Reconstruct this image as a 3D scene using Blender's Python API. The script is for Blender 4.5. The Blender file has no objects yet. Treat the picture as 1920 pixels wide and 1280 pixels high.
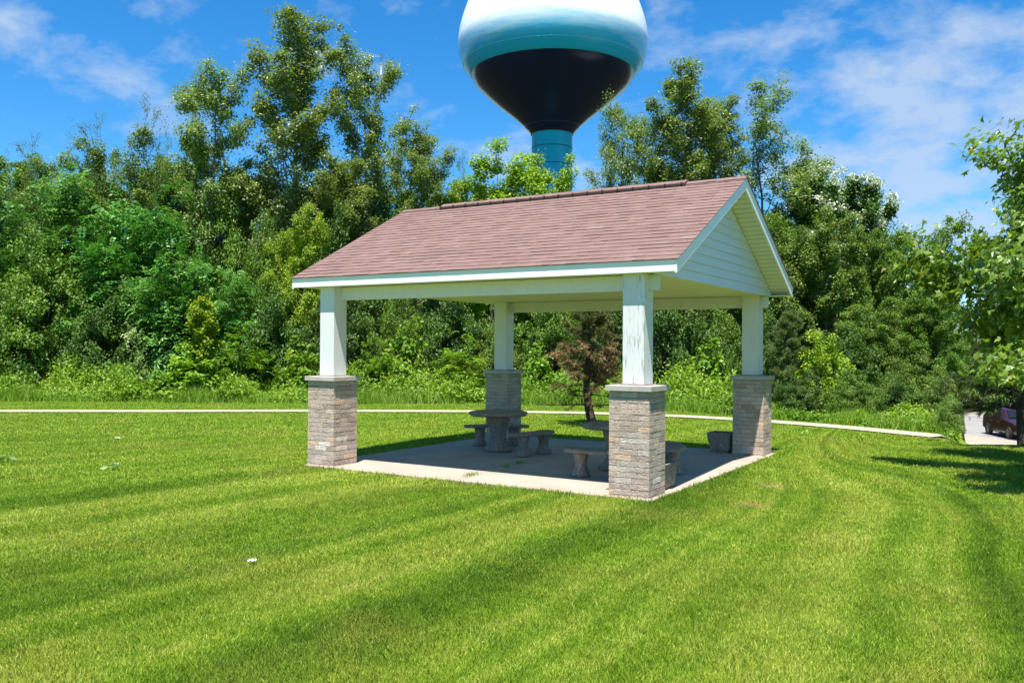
import bpy, math, numpy as np
from mathutils import Vector, Matrix
C = bpy.context.scene.collection
PI = math.pi
# ---------------------------------------------------------------- camera frame (fitted)
CAM = np.array([9.3784, -9.437, 1.75]); FPX = 1618.944
FW = np.array([-0.52322376, 0.85215746, 0.00803478]); RT = np.array([0.85219486, 0.52319022, 0.00599282]); UP = np.array([-9.03e-4, -9.983e-3, 0.99995])
FH = FW[:2] / np.linalg.norm(FW[:2]); RH = np.array([FH[1], -FH[0]])
def W2(F, R):
    return CAM[:2] + FH * F + RH * R
def ground_z(x, y):
    F = (x - CAM[0]) * FH[0] + (y - CAM[1]) * FH[1]; R = (x - CAM[0]) * RH[0] + (y - CAM[1]) * RH[1]
    q = np.where(F > 1, R / np.maximum(F, 1), 0)
    t = np.clip((q - .499) / .024, 0, 1); t = t * t * (3 - 2 * t)
    d = np.clip((F - 16.3) * .115, 0, 3.1); d = np.where(F < 17.3, np.clip((F - 15.3), 0, 2.0) ** 2 * .02875, d)
    return -.03 - t * d
def at(px, F, z=0):
    p = W2(F, (px - 960) / FPX * F)
    return (p[0], p[1], z)
def ztop(y, F):
    return 1.75 + (653 - y) / FPX * F

# ---------------------------------------------------------------- mesh helpers
def tag(o, label=None, cat=None, group=None, kind=None):
    if label: o['label'] = label
    if cat: o['category'] = cat
    if group: o['group'] = group
    if kind: o['kind'] = kind
    return o
def empty(name, loc, label, cat, group=None, rz=0):
    o = bpy.data.objects.new(name, None); C.objects.link(o); o.location = loc; o.rotation_euler = (0, 0, rz)
    o.empty_display_size = .2
    return tag(o, label, cat, group)
def np_mesh(name, V, Fc, fattr=None, smooth=False, fcol=None):
    V = np.ascontiguousarray(V, dtype=np.float32); Fc = np.ascontiguousarray(Fc, dtype=np.int32); k = Fc.shape[1]
    me = bpy.data.meshes.new(name)
    me.vertices.add(len(V)); me.vertices.foreach_set('co', V.ravel())
    me.loops.add(Fc.size); me.loops.foreach_set('vertex_index', Fc.ravel())
    me.polygons.add(len(Fc)); me.polygons.foreach_set('loop_start', np.arange(0, Fc.size, k, dtype=np.int32))
    me.polygons.foreach_set('loop_total', np.full(len(Fc), k, dtype=np.int32))
    if fattr is not None:
        a = me.attributes.new('v', 'FLOAT', 'FACE'); a.data.foreach_set('value', np.ascontiguousarray(fattr, dtype=np.float32))
    me.update(calc_edges=True)
    me.polygons.foreach_set('use_smooth', np.full(len(Fc), smooth, dtype=bool))
    return me
class MB:
    """collects boxes, tubes, lathes; one mesh object"""
    def __init__(s): s.v = []; s.f = []; s.c = []; s.sm = []
    def add(s, vs, fs, col=None, smooth=False):
        n = len(s.v); s.v += [tuple(p) for p in vs]; s.f += [tuple(i + n for i in f) for f in fs]
        s.c += [col if col is not None else .5] * len(fs); s.sm += [smooth] * len(fs)
    def box(s, x0, x1, y0, y1, z0, z1, col=None, M=None):
        vs = [(x, y, z) for z in (z0, z1) for y in (y0, y1) for x in (x0, x1)]
        if M is not None: vs = [tuple(M @ Vector(p)) for p in vs]
        s.add(vs, [(0, 2, 3, 1), (4, 5, 7, 6), (0, 1, 5, 4), (2, 6, 7, 3), (0, 4, 6, 2), (1, 3, 7, 5)], col)
    def tube(s, pts, rad, n=6, col=None, cap=True):
        pts = [Vector(p) for p in pts]; rings = []
        for i, p in enumerate(pts):
            d = (pts[min(i + 1, len(pts) - 1)] - pts[max(i - 1, 0)]).normalized()
            a = d.cross(Vector((0, 0, 1)) if abs(d.z) < .9 else Vector((1, 0, 0))).normalized(); b = d.cross(a)
            rings.append([p + (a * math.cos(2 * PI * k / n) + b * math.sin(2 * PI * k / n)) * rad[i] for k in range(n)])
        vs = [q for r in rings for q in r]; fs = []
        for i in range(len(pts) - 1):
            for k in range(n): fs.append((i * n + k, i * n + (k + 1) % n, (i + 1) * n + (k + 1) % n, (i + 1) * n + k))
        if cap: fs.append(tuple(range(n))); fs.append(tuple(range((len(pts) - 1) * n + n - 1, (len(pts) - 1) * n - 1, -1)))
        s.add(vs, fs, col, True)
    def lathe(s, prof, n=32, cx=0, cy=0, col=None, cap=True, sx=1, sy=1):
        vs = [(cx + r * sx * math.cos(2 * PI * k / n), cy + r * sy * math.sin(2 * PI * k / n), z) for r, z in prof for k in range(n)]; fs = []
        for i in range(len(prof) - 1):
            for k in range(n): fs.append((i * n + k, i * n + (k + 1) % n, (i + 1) * n + (k + 1) % n, (i + 1) * n + k))
        if cap: fs.append(tuple(range(n - 1, -1, -1))); fs.append(tuple(range((len(prof) - 1) * n, len(prof) * n)))
        s.add(vs, fs, col, True)
    def build(s, name, mat, parent=None, bevel=0, seg=2, auto=None):
        me = bpy.data.meshes.new(name); me.from_pydata(s.v, [], s.f)
        me.polygons.foreach_set('use_smooth', s.sm)
        a = me.attributes.new('v', 'FLOAT', 'FACE'); a.data.foreach_set('value', np.array(s.c, dtype=np.float32))
        me.update(); me.materials.append(mat)
        o = bpy.data.objects.new(name, me); C.objects.link(o)
        if parent: o.parent = parent
        if bevel:
            m = o.modifiers.new('b', 'BEVEL'); m.width = bevel; m.segments = seg; m.limit_method = 'ANGLE'; m.angle_limit = .6
        return o
def link(name, me, mat=None, parent=None):
    if mat is not None and not me.materials: me.materials.append(mat)
    o = bpy.data.objects.new(name, me); C.objects.link(o)
    if parent: o.parent = parent
    return o

# ---------------------------------------------------------------- material helpers
class NT:
    def __init__(s, name):
        s.m = bpy.data.materials.new(name); s.m.use_nodes = True; s.t = s.m.node_tree; s.t.nodes.clear()
        s.out = s.t.nodes.new('ShaderNodeOutputMaterial')
    def n(s, typ, **kw):
        nd = s.t.nodes.new('ShaderNode' + typ)
        for k, v in kw.items():
            if k.startswith('i_'):
                key = k[2:]; key = int(key) if key.isdigit() else key.replace('_', ' ')
                s.set(nd.inputs[key], v)
            else: setattr(nd, k, v)
        return nd
    def set(s, inp, v):
        if isinstance(v, bpy.types.NodeSocket): s.t.links.new(v, inp)
        elif isinstance(v, bpy.types.Node): s.t.links.new(v.outputs[0], inp)
        else: inp.default_value = v
    def math(s, op, a, b=0.0, c=0.0, clamp=False):
        nd = s.t.nodes.new('ShaderNodeMath'); nd.operation = op; nd.use_clamp = clamp
        for i, v in enumerate((a, b, c)): s.set(nd.inputs[i], v)
        return nd.outputs[0]
    def pos(s, obj=False, scale=None):
        p = s.n('TexCoord').outputs['Object'] if obj else s.n('NewGeometry').outputs['Position']
        if scale is not None:
            m = s.n('Mapping'); s.set(m.inputs['Vector'], p); m.inputs['Scale'].default_value = scale; p = m.outputs[0]
        return p
    def noise(s, vec, scale, detail=4, rough=.55, dist=0):
        nd = s.n('TexNoise'); s.set(nd.inputs['Vector'], vec); nd.inputs['Scale'].default_value = scale
        nd.inputs['Detail'].default_value = detail; nd.inputs['Roughness'].default_value = rough; nd.inputs['Distortion'].default_value = dist
        return nd.outputs['Fac']
    def ramp(s, fac, stops, mode='LINEAR'):
        r = s.n('ValToRGB'); s.set(r.inputs[0], fac); e = r.color_ramp; e.interpolation = mode
        while len(e.elements) < len(stops): e.elements.new(.5)
        for el, (p, c) in zip(e.elements, stops): el.position = p; el.color = (*c, 1) if len(c) == 3 else c
        return r.outputs[0]
    def mix(s, fac, a, b, mode='MIX'):
        m = s.n('Mix', data_type='RGBA', blend_type=mode); s.set(m.inputs[0], fac)
        for inp, v in ((m.inputs[6], a), (m.inputs[7], b)): s.set(inp, (*v, 1) if isinstance(v, tuple) and len(v) == 3 else v)
        return m.outputs[2]
    def sub(s, a, lo, hi):  # map range lo..hi -> 0..1
        m = s.n('MapRange'); s.set(m.inputs[0], a); m.inputs[1].default_value = lo; m.inputs[2].default_value = hi
        return m.outputs[0]
    def bsdf(s, col, rough=.6, spec=.4, metal=0, bump=None, dist=.01, strength=1, coat=0):
        b = s.n('BsdfPrincipled'); s.set(b.inputs['Base Color'], (*col, 1) if isinstance(col, tuple) else col)
        s.set(b.inputs['Roughness'], rough); b.inputs['Specular IOR Level'].default_value = spec; b.inputs['Metallic'].default_value = metal
        b.inputs['Coat Weight'].default_value = coat; b.inputs['Coat Roughness'].default_value = .05
        if bump is not None:
            bn = s.n('Bump'); s.set(bn.inputs['Height'], bump); bn.inputs['Distance'].default_value = dist; bn.inputs['Strength'].default_value = strength
            s.t.links.new(bn.outputs[0], b.inputs['Normal'])
        return b.outputs[0]
    def done(s, sh): s.t.links.new(sh, s.out.inputs['Surface']); return s.m
    def attr(s): return s.n('Attribute', attribute_name='v').outputs['Fac']
def simple(name, col, rough=.6, spec=.4, metal=0, var=.15, scale=8, bump=0, coat=0):
    t = NT(name); p = t.pos(True); nz = t.noise(p, scale)
    c2 = tuple(x * (1 - var) for x in col); c1 = tuple(min(1, x * (1 + var)) for x in col)
    return t.done(t.bsdf(t.ramp(nz, [(.3, c2), (.7, c1)]), rough, spec, metal, nz if bump else None, bump or .01, coat=coat))

def leaf_mat(name, stops, rough=.5, spec=.45, trans=.3, tcol=None):
    t = NT(name); a = t.attr(); col = t.ramp(a, stops)
    oi = t.n('ObjectInfo').outputs['Random']
    hs = t.n('HueSaturation'); t.set(hs.inputs['Color'], col); t.set(hs.inputs['Value'], t.math('MULTIPLY_ADD', oi, .22, .89)); t.set(hs.inputs['Hue'], t.math('MULTIPLY_ADD', oi, .014, .493))
    b = t.bsdf(hs.outputs[0], rough, spec)
    tr = t.n('BsdfTranslucent'); t.set(tr.inputs[0], t.mix(1.0, hs.outputs[0], tcol or (1.35, 1.45, .5), 'MULTIPLY'))
    mx = t.n('MixShader'); mx.inputs[0].default_value = trans; t.t.links.new(b, mx.inputs[1]); t.t.links.new(tr.outputs[0], mx.inputs[2])
    return t.done(mx.outputs[0])
M = {}
M['leaf_poplar'] = leaf_mat('leaf_poplar', [(0, (.085, .14, .025)), (.5, (.17, .24, .055)), (.85, (.25, .32, .11)), (1, (.42, .47, .28))], .40, .5, .38)
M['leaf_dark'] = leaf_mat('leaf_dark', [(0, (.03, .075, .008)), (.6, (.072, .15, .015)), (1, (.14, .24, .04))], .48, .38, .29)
M['leaf_mid'] = leaf_mat('leaf_mid', [(0, (.05, .115, .008)), (.6, (.115, .215, .016)), (1, (.21, .32, .04))], .48, .38, .29)
M['leaf_olive'] = leaf_mat('leaf_olive', [(0, (.068, .130, .013)), (.6, (.138, .225, .026)), (1, (.24, .33, .06))], .48, .38, .29)
M['leaf_sumac'] = leaf_mat('leaf_sumac', [(0, (.045, .15, .018)), (.6, (.095, .25, .035)), (1, (.17, .35, .08))], .42, .45, .22)
M['leaf_yellow'] = leaf_mat('leaf_yellow', [(0, (.12, .21, .006)), (.6, (.23, .35, .012)), (1, (.36, .45, .03))], .48, .38, .29)
M['leaf_broad'] = leaf_mat('leaf_broad', [(0, (.085, .19, .010)), (.6, (.17, .31, .022)), (1, (.30, .44, .06))], .45, .35, .38)
M['leaf_pale'] = leaf_mat('leaf_pale', [(0, (.16, .26, .05)), (.6, (.3, .42, .15)), (1, (.5, .58, .3))], .5)
M['leaf_maple'] = leaf_mat('leaf_maple', [(0, (.08, .16, .015)), (.6, (.185, .30, .035)), (.93, (.30, .42, .08)), (1, (.45, .38, .10))], .38, .55, .35)
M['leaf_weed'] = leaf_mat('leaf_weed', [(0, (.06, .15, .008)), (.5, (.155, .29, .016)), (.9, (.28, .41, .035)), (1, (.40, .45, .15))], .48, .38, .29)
M['blossom'] = leaf_mat('blossom', [(0, (.34, .40, .22)), (1, (.60, .62, .48))], .6, .2, .2, (1, 1, .9))
M['needle_green'] = leaf_mat('needle_green', [(0, (.06, .095, .02)), (.7, (.14, .18, .045)), (1, (.26, .27, .09))], .5, .3, .15)
M['needle_soft'] = leaf_mat('needle_soft', [(0, (.10, .16, .045)), (.7, (.20, .28, .08)), (1, (.33, .39, .13))], .5, .3, .25)
M['needle_sick'] = leaf_mat('needle_sick', [(0, (.075, .105, .025)), (.45, (.15, .17, .045)), (.55, (.20, .13, .06)), (1, (.38, .235, .12))], .6, .2, .1, (1.2, 1, .7))
def bark(name, a, b):
    t = NT(name); p = t.pos(True, (1, 1, .18)); nz = t.noise(p, 14, 6, .65)
    return t.done(t.bsdf(t.ramp(nz, [(.3, a), (.7, b)]), .9, .2, bump=nz, dist=.03))
M['bark_pale'] = bark('bark_pale', (.12, .10, .08), (.34, .31, .26))
M['bark_dark'] = bark('bark_dark', (.02, .016, .013), (.085, .07, .055))
M['bark_grey'] = bark('bark_grey', (.05, .043, .035), (.17, .145, .12))

# ---------------------------------------------------------------- foliage generators
def unit(a): return a / np.maximum(np.linalg.norm(a, axis=-1, keepdims=True), 1e-9)
def leaf_quads(rng, P, size, out=None, upb=.8, asp=.62, vbase=None, vamp=.5):
    """rhombus leaves, randomly turned, normals biased upward"""
    n = len(P); nrm = rng.normal(size=(n, 3)); nrm[:, 2] = np.abs(nrm[:, 2]) * .8 + upb
    if out is not None: nrm += out * .7
    nrm = unit(nrm); t = unit(np.cross(nrm, rng.normal(size=(n, 3)))); b = np.cross(nrm, t)
    s = (size * rng.uniform(.65, 1.3, n))[:, None]
    V = np.stack([P - t * s * .5, P + b * s * asp * .5 + nrm * s * .07, P + t * s * .5, P - b * s * asp * .5 + nrm * s * .07], 1).reshape(-1, 3)
    Fc = np.arange(4 * n).reshape(n, 4)
    v = rng.uniform(0, 1, n) * vamp + (vbase if vbase is not None else rng.uniform(0, 1, n)) * (1 - vamp)
    return V, Fc, v
def maple_leaves(rng, P, size, out):
    ang = np.radians([-90, -50, -28, -8, 12, 35, 50, 90, 130, 145, 168, 188, 208, 230]); rad = np.array([.12, .35, .62, .36, .8, .42, .5, 1.0, .5, .42, .8, .36, .62, .35]); k = len(ang)
    n = len(P); nrm = rng.normal(size=(n, 3)) * .6; nrm[:, 2] += .55; nrm += out * .75; nrm = unit(nrm)
    tip = np.array([0, 0, -1.]) + out * .7 + rng.normal(size=(n, 3)) * .4
    t = unit(tip - nrm * (tip * nrm).sum(1)[:, None]); b = np.cross(nrm, t)
    s = (size * rng.uniform(.6, 1.25, n) * .55)[:, None]
    vs = [P + b * s * (rad[i] * math.cos(ang[i])) + t * s * (rad[i] * math.sin(ang[i])) - nrm * s * .22 * rad[i] * rad[i] for i in range(k)]
    V = np.stack(vs, 1).reshape(-1, 3); return V, np.arange(k * n).reshape(n, k), None
def pinnate(rng, P, D, L, vb, pairs=6):
    """compound leaves: arched drooping rachis carrying leaflet pairs"""
    n = len(P); up = np.array([0, 0, 1.]); D = unit(D); side = unit(np.cross(D, up) + 1e-6)
    Vs = []; vv = []
    L = L * rng.uniform(.75, 1.25, n)[:, None]; dr = rng.uniform(.25, .7, n)[:, None]
    for i in range(pairs):
        f = (i + .8) / pairs; c = P + D * L * f + up * L * (.18 * math.sin(f * 2.2) - dr * f * f)
        for sg in (-1, 1):
            ln = L * (.20 + .16 * math.sin(f * PI * .9)); dd = unit(side * sg + D * .45 - up * (.25 + .2 * f) + rng.normal(size=(n, 3)) * .12)
            w = unit(D * 1.0 - up * .4) * ln * .25
            Vs.append(np.stack([c, c + dd * ln * .5 + w, c + dd * ln, c + dd * ln * .5 - w], 1)); vv.append(np.clip(vb + rng.normal(size=n) * .13, 0, 1))
    V = np.stack(Vs, 1).reshape(-1, 3); return V, np.arange(len(V)).reshape(-1, 4), np.stack(vv, 1).ravel()
def blades(rng, P, L, w, lean=.5):
    n = len(P); a = rng.uniform(0, 2 * PI, n); d = np.stack([np.cos(a), np.sin(a), np.zeros(n)], 1); b = rng.uniform(0, 2 * PI, n); l = np.stack([np.cos(b), np.sin(b), np.zeros(n)], 1)
    L = (L * rng.uniform(.6, 1.2, n))[:, None]
    V = np.stack([P - d * w, P + d * w, P + l * L * lean * rng.uniform(.2, 1, n)[:, None] + np.array([0, 0, 1.]) * L], 1).reshape(-1, 3)
    return V, np.arange(3 * n).reshape(n, 3)
def cat(parts):
    V = []; Fc = []; v = []; o = 0
    for a, b, c in parts: V.append(a); Fc.append(b + o); v.append(c); o += len(a)
    return np.concatenate(V), np.concatenate(Fc), np.concatenate(v)

def skeleton(rng, H, base, prof, nl, up, tr, lean=.05, nstem=1, curve=.35, jitter=.2):
    """trunk and limbs. returns wood MB and list of limb curves"""
    mb = MB(); limbs = []
    for s in range(nstem):
        a = rng.uniform(0, 2 * PI); ln = lean if nstem == 1 else lean + .12 * s
        n = 9; pts = []; w = np.zeros(2)
        for i in range(n):
            t = i / (n - 1); w += rng.normal(size=2) * H * .006
            pts.append(np.array([math.cos(a) * ln * H * t ** 1.3 + w[0], math.sin(a) * ln * H * t ** 1.3 + w[1], H * .97 * t * (1 if s == 0 else .85)]))
        pts = np.array(pts); k = .8 if s else 1
        mb.tube(pts, [tr * k * (1.25 if i == 0 else 1 - .93 * i / (n - 1)) for i in range(n)], 8)
        az = rng.uniform(0, 2 * PI)
        for j in range(nl // nstem):
            t = base + (1 - base) * ((j + rng.uniform(0, 1)) / (nl // nstem)) * .97
            az += 2.4 + rng.normal() * .4; f = t * (n - 1); i = min(int(f), n - 2); p0 = pts[i] * (1 - f + i) + pts[i + 1] * (f - i)
            L = prof((t - base) / (1 - base)) * rng.uniform(1 - jitter * 1.6, 1 + jitter); e = up + rng.normal() * .15 + .25 * t
            d = np.array([math.cos(az) * math.cos(e), math.sin(az) * math.cos(e), math.sin(e)])
            q = [p0]; d2 = d.copy()
            for m in range(4):
                d2 = unit(d2 + np.array([0, 0, curve * .3]) + rng.normal(size=3) * .12); q.append(q[-1] + d2 * L / 4)
            q = np.array(q); r0 = max(tr * (1 - t) * .5, tr * .1)
            mb.tube(q, [r0, r0 * .75, r0 * .5, r0 * .3, r0 * .12], 5, cap=False); limbs.append(q)
    return mb, limbs
def tips(rng, limbs, per, tw, s0=.25):
    """twig end points and outward directions along limbs"""
    P = []; D = []; S = []
    for q in limbs:
        L = np.linalg.norm(q[-1] - q[0]); k = max(2, int(per * (L + .6)))
        for _ in range(k):
            s = s0 + (1 - s0) * rng.uniform() ** .7; f = s * 4; i = min(int(f), 3); p = q[i] * (1 - f + i) + q[i + 1] * (f - i)
            d = unit((q[-1] - q[0]) / max(L, .01) + rng.normal(size=3) * .75); l = tw * rng.uniform(.3, 1.1)
            P.append(p + d * l); D.append(d); S.append(p)
    return np.array(P), np.array(D), np.array(S)
PROTO = {}
def add_proto(name, wood, wmat, V, Fc, v, lmat, H, Wd, extra=None):
    wood.v = wood.v; me = bpy.data.meshes.new(name + '_wood'); me.from_pydata(wood.v, [], wood.f); me.polygons.foreach_set('use_smooth', [True] * len(wood.f)); me.update(); me.materials.append(M[wmat])
    cr = np_mesh(name + '_crown', V, Fc, np.clip(v, 0, 1)); cr.materials.append(M[lmat])
    PROTO[name] = (me, cr, H, Wd, extra)
def mk_tree(name, seed, H, Wd, base, lmat, wmat, nl=34, up=.6, per=4.5, tw=.55, lpt=60, sig=.28, leaf=.13, tr=.16, nstem=1, shape='oval', upb=.8, twigs=True, lean=.05, blossom=0, s0=.25, asp=.62, wq=93, jit=.22, clump=0):
    rng = np.random.default_rng(seed)
    prof = {'oval': lambda t: Wd * (.55 + .6 * math.sin(PI * min(1, t * .85 + .12))) * .9, 'cone': lambda t: Wd * (1.05 - .85 * t), 'round': lambda t: Wd * math.sqrt(max(.05, 1 - (t * 1.1 - .25) ** 2 * .95)), 'vase': lambda t: Wd * (.5 + .6 * t) * (1 if t < .75 else 1.6 - .8 * t)}[shape]
    mb, limbs = skeleton(rng, H, base, prof, nl, up, tr, lean, nstem, jitter=jit)
    P, D, S = tips(rng, limbs, per, tw, s0)
    if twigs:
        for p, s in zip(P[::2], S[::2]): mb.tube([s, p], [.018, .006], 3, cap=False)
    if clump:
        n = len(P); Cn = S * .25 + P * .75; idx = np.repeat(np.arange(n), rng.poisson(lpt, n)); g = unit(rng.normal(size=(len(idx), 3))) * (rng.uniform(.2, 1, len(idx)) ** .5)[:, None] * (clump * rng.uniform(.6, 1.3, n)[idx])[:, None]; g[:, 2] *= .72
        Q = Cn[idx] + g; ok = Q[:, 2] > .15; Q = Q[ok]; g = g[ok]; idx = idx[ok]; o = unit(unit(g) + unit(Q - np.array([0, 0, H * .45])) * .6)
        V, Fc, v = leaf_quads(rng, Q, leaf, o, upb, asp, rng.uniform(0, 1, n)[idx])
    n = len(P); idx = np.repeat(np.arange(n), np.maximum(4, rng.poisson(14 if clump else lpt, n))); along = rng.uniform(0, 1, len(idx))[:, None] ** .6
    Q = S[idx] * (1 - along) + P[idx] * along + rng.normal(size=(len(idx), 3)) * sig * np.array([1, 1, .75])
    cv = rng.uniform(0, 1, n)[idx]
    ctr = np.array([0, 0, H * .55]); o = unit(Q - ctr)
    Q = Q[Q[:, 2] > .15]; m = len(Q)
    V2, F2, v2 = leaf_quads(rng, Q, leaf, o[:m], upb, asp, cv[:m])
    V, Fc, v = cat([(V, Fc, v), (V2, F2, v2)]) if clump else (V2, F2, v2)
    extra = None
    if blossom:
        topm = np.where((P[:, 2] > H * .45) & (rng.uniform(size=n) < blossom))[0]; bi = np.repeat(topm, 70)
        B = P[bi] + rng.normal(size=(len(bi), 3)) * np.array([.2, .2, .12]) + D[bi] * .25 + np.array([0, 0, .42]); V2, F2, v2 = leaf_quads(rng, B, .13, None, 1.2, .9)
        extra = ('blossoms', np_mesh(name + '_blossoms', V2, F2, v2), 'blossom')
    add_proto(name, mb, wmat, V, Fc, v, lmat, np.percentile(V[:, 2], 99.7), np.percentile(np.hypot(V[:, 0], V[:, 1]), wq), extra)
def mk_bush(name, seed, H, Wd, lmat, wmat='bark_dark', nc=150, cr=.5, lpc=170, leaf=.12, upb=.7, kind='leaf', L=.5, asp=.62, low=.04):
    """clumps of leaves gathered over a lumpy dome, with stems from the ground"""
    rng = np.random.default_rng(seed); mb = MB(); Cs = []
    while len(Cs) < nc:
        d = rng.normal(size=3); d[2] = abs(d[2]) * 1.0 - .1; d = d / np.linalg.norm(d); r = rng.uniform(.45, 1.0) ** .5
        bump = .82 + .28 * math.sin(d[0] * 5 + seed) * math.cos(d[1] * 4 + seed * 2) + rng.normal() * .06
        p = np.array([d[0] * Wd, d[1] * Wd, max(low, d[2]) * H * .93 + .25]) * np.array([1, 1, 1]) * r * bump; p[2] = max(p[2], .2 + rng.uniform(0, .3)); Cs.append(p)
    Cs = np.array(Cs); Cs[:, 2] *= H * .95 / Cs[:, 2].max()
    for i in range(0, nc, 3):
        p = Cs[i]; b = p * np.array([.12, .12, 0]); m = b * .4 + p * .6 + np.array([0, 0, -.08 * p[2]]); mb.tube([b, m, p], [.045, .028, .008], 4, cap=False)
    o_c = unit(Cs - np.array([0, 0, H * .3]))
    if kind == 'leaf':
        idx = np.repeat(np.arange(nc), rng.poisson(lpc, nc)); g = unit(rng.normal(size=(len(idx), 3))) * (rng.uniform(.25, 1, len(idx)) ** .5)[:, None] * cr * rng.uniform(.7, 1.15, nc)[idx][:, None]; g[:, 2] *= .7
        Q = Cs[idx] + g; ok = Q[:, 2] > .05; Q = Q[ok]; idx = idx[ok]; g = g[ok]
        V, Fc, v = leaf_quads(rng, Q, leaf, unit(g) * .6 + o_c[idx] * .4, upb, asp, rng.uniform(0, 1, nc)[idx])
    else:
        idx = np.repeat(np.arange(nc), rng.poisson(lpc, nc)); k = len(idx); Q = Cs[idx] + rng.normal(size=(k, 3)) * cr * .42 * np.array([1, 1, .6])
        D = rng.normal(size=(k, 3)); D[:, 2] = np.abs(D[:, 2]) * .2; D = D + o_c[idx] * 1.0; D[:, 2] = np.clip(D[:, 2], -.1, .5)
        V, Fc, v = pinnate(rng, Q, D, L, rng.uniform(0, 1, nc)[idx])
    add_proto(name, mb, wmat, V, Fc, v, lmat, np.percentile(V[:, 2], 99.5), np.percentile(np.hypot(V[:, 0], V[:, 1]), 95))
def mk_pine(name, seed, H, Wd, base, lmat, wmat, nb=46, sick=False, soft=False, tr=.11, lean=0.0, bare=.0):
    rng = np.random.default_rng(seed); mb = MB()
    tp = lambda t: np.array([lean * H * math.sin(t * 2.6), .02 * H * math.sin(t * 7), H * t])
    mb.tube([tp(i / 8) for i in range(9)], [tr * (1.2 - 1.1 * i / 8) for i in range(9)], 9)
    P = []; D = []; vb = []
    for j in range(nb):
        t = base + (1 - base) * j / nb; az = j * 2.4 + rng.normal() * .3; L = Wd * (1.08 - .85 * (t - base) / (1 - base)) * rng.uniform(.65, 1.1); p0 = tp(t)
        e = .05 + .5 * t + rng.normal() * .08; d = np.array([math.cos(az) * math.cos(e), math.sin(az) * math.cos(e), math.sin(e)]); q = [p0]
        for m in range(4): d = unit(d + np.array([0, 0, .1 if m > 1 else -.06]) + rng.normal(size=3) * .08); q.append(q[-1] + d * L / 4)
        r0 = tr * .28 * (1.15 - t); mb.tube(q, [r0, r0 * .8, r0 * .6, r0 * .4, r0 * .2], 4, cap=False)
        isbare = (t - base) / (1 - base) < bare
        for m in range(int(9 + L * 9)):
            f = rng.uniform(.25, 1) * 4; i = min(int(f), 3); p = q[i] * (1 - f + i) + q[i + 1] * (f - i); dd = unit(d + rng.normal(size=3) * .7); l = rng.uniform(.1, .32) * (L / Wd * .6 + .5)
            pe = p + dd * l; mb.tube([p, pe], [.008, .003], 3, cap=False)
            if isbare and rng.uniform() < .86: continue
            for g in range(3): P.append(p + (pe - p) * (.35 + .33 * g)); D.append(dd); vb.append(rng.uniform(0, .45) + (.5 if sick and (t < .62 and rng.uniform() < .75) else 0))
    P = np.array(P); D = np.array(D); vb = np.array(vb); k = 16 if soft else 13; idx = np.repeat(np.arange(len(P)), k); n = len(idx)
    dd = unit(D[idx] * .8 + rng.normal(size=(n, 3)) * .6); ln = (.15 if soft else .11) * rng.uniform(.7, 1.2, n)[:, None]; sd = unit(np.cross(dd, rng.normal(size=(n, 3)))) * (.006 if soft else .0075)
    Q = P[idx] + rng.normal(size=(n, 3)) * .02
    V = np.stack([Q - sd, Q + sd, Q + dd * ln + sd * .4, Q + dd * ln - sd * .4], 1).reshape(-1, 3)
    add_proto(name, mb, wmat, V, np.arange(4 * n).reshape(n, 4), vb[idx] + rng.uniform(0, .1, n), lmat, H, Wd)

mk_tree('poplar_a', 3, 14, 2.9, .12, 'leaf_poplar', 'bark_pale', nl=62, up=.62, per=4.2, tw=.55, lpt=54, leaf=.125, tr=.2, s0=.3, shape='oval', lean=.03, jit=.28, clump=.38)
mk_tree('poplar_b', 8, 13, 2.9, .12, 'leaf_poplar', 'bark_pale', nl=60, up=.62, per=4.2, tw=.55, lpt=54, leaf=.125, tr=.18, s0=.3, shape='vase', lean=.05, jit=.3, clump=.38)
mk_tree('poplar_sparse', 12, 12, 2.6, .15, 'leaf_poplar', 'bark_grey', nl=46, up=.7, per=3.8, tw=.6, lpt=56, leaf=.12, tr=.15, shape='vase', nstem=2, jit=.3, clump=.4)
mk_tree('elm', 21, 11, 3.8, .05, 'leaf_mid', 'bark_dark', nl=60, up=.35, per=2.8, tw=.6, lpt=130, leaf=.135, tr=.18, shape='round', clump=.52)
mk_tree('locust', 22, 10, 3.8, .05, 'leaf_olive', 'bark_grey', nl=58, up=.42, per=2.8, tw=.6, lpt=130, leaf=.125, tr=.16, shape='round', nstem=2, clump=.52)
mk_tree('olive_tree', 24, 9, 2.9, .02, 'leaf_olive', 'bark_grey', nl=70, up=.42, per=3.2, tw=.5, lpt=120, leaf=.125, tr=.14, shape='oval', nstem=2, clump=.48)
mk_tree('elder', 31, 9, 3.0, .12, 'leaf_yellow', 'bark_grey', nl=54, up=.5, per=3.2, tw=.45, lpt=110, leaf=.135, tr=.13, shape='round', nstem=2, clump=.46)
mk_tree('catalpa', 35, 10, 3.5, .1, 'leaf_dark', 'bark_grey', nl=50, up=.45, per=2.2, tw=.5, lpt=90, leaf=.2, tr=.16, shape='round', blossom=.55, asp=.8, clump=.5)
mk_tree('dark_elm', 37, 9, 3.4, .08, 'leaf_mid', 'bark_dark', nl=54, up=.3, per=2.4, tw=.8, lpt=95, leaf=.14, tr=.15, shape='round', nstem=2, jit=.3, clump=.45)
mk_tree('willow', 41, 9, 1.8, .3, 'leaf_olive', 'bark_grey', nl=30, up=1.0, per=4, tw=.8, lpt=22, sig=.15, leaf=.16, tr=.07, shape='oval', nstem=3, asp=.28, lean=.1)
mk_tree('sapling', 43, 4, .8, .05, 'leaf_yellow', 'bark_grey', nl=30, up=.5, per=9, tw=.22, lpt=30, sig=.1, leaf=.12, tr=.04, shape='oval')
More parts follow.
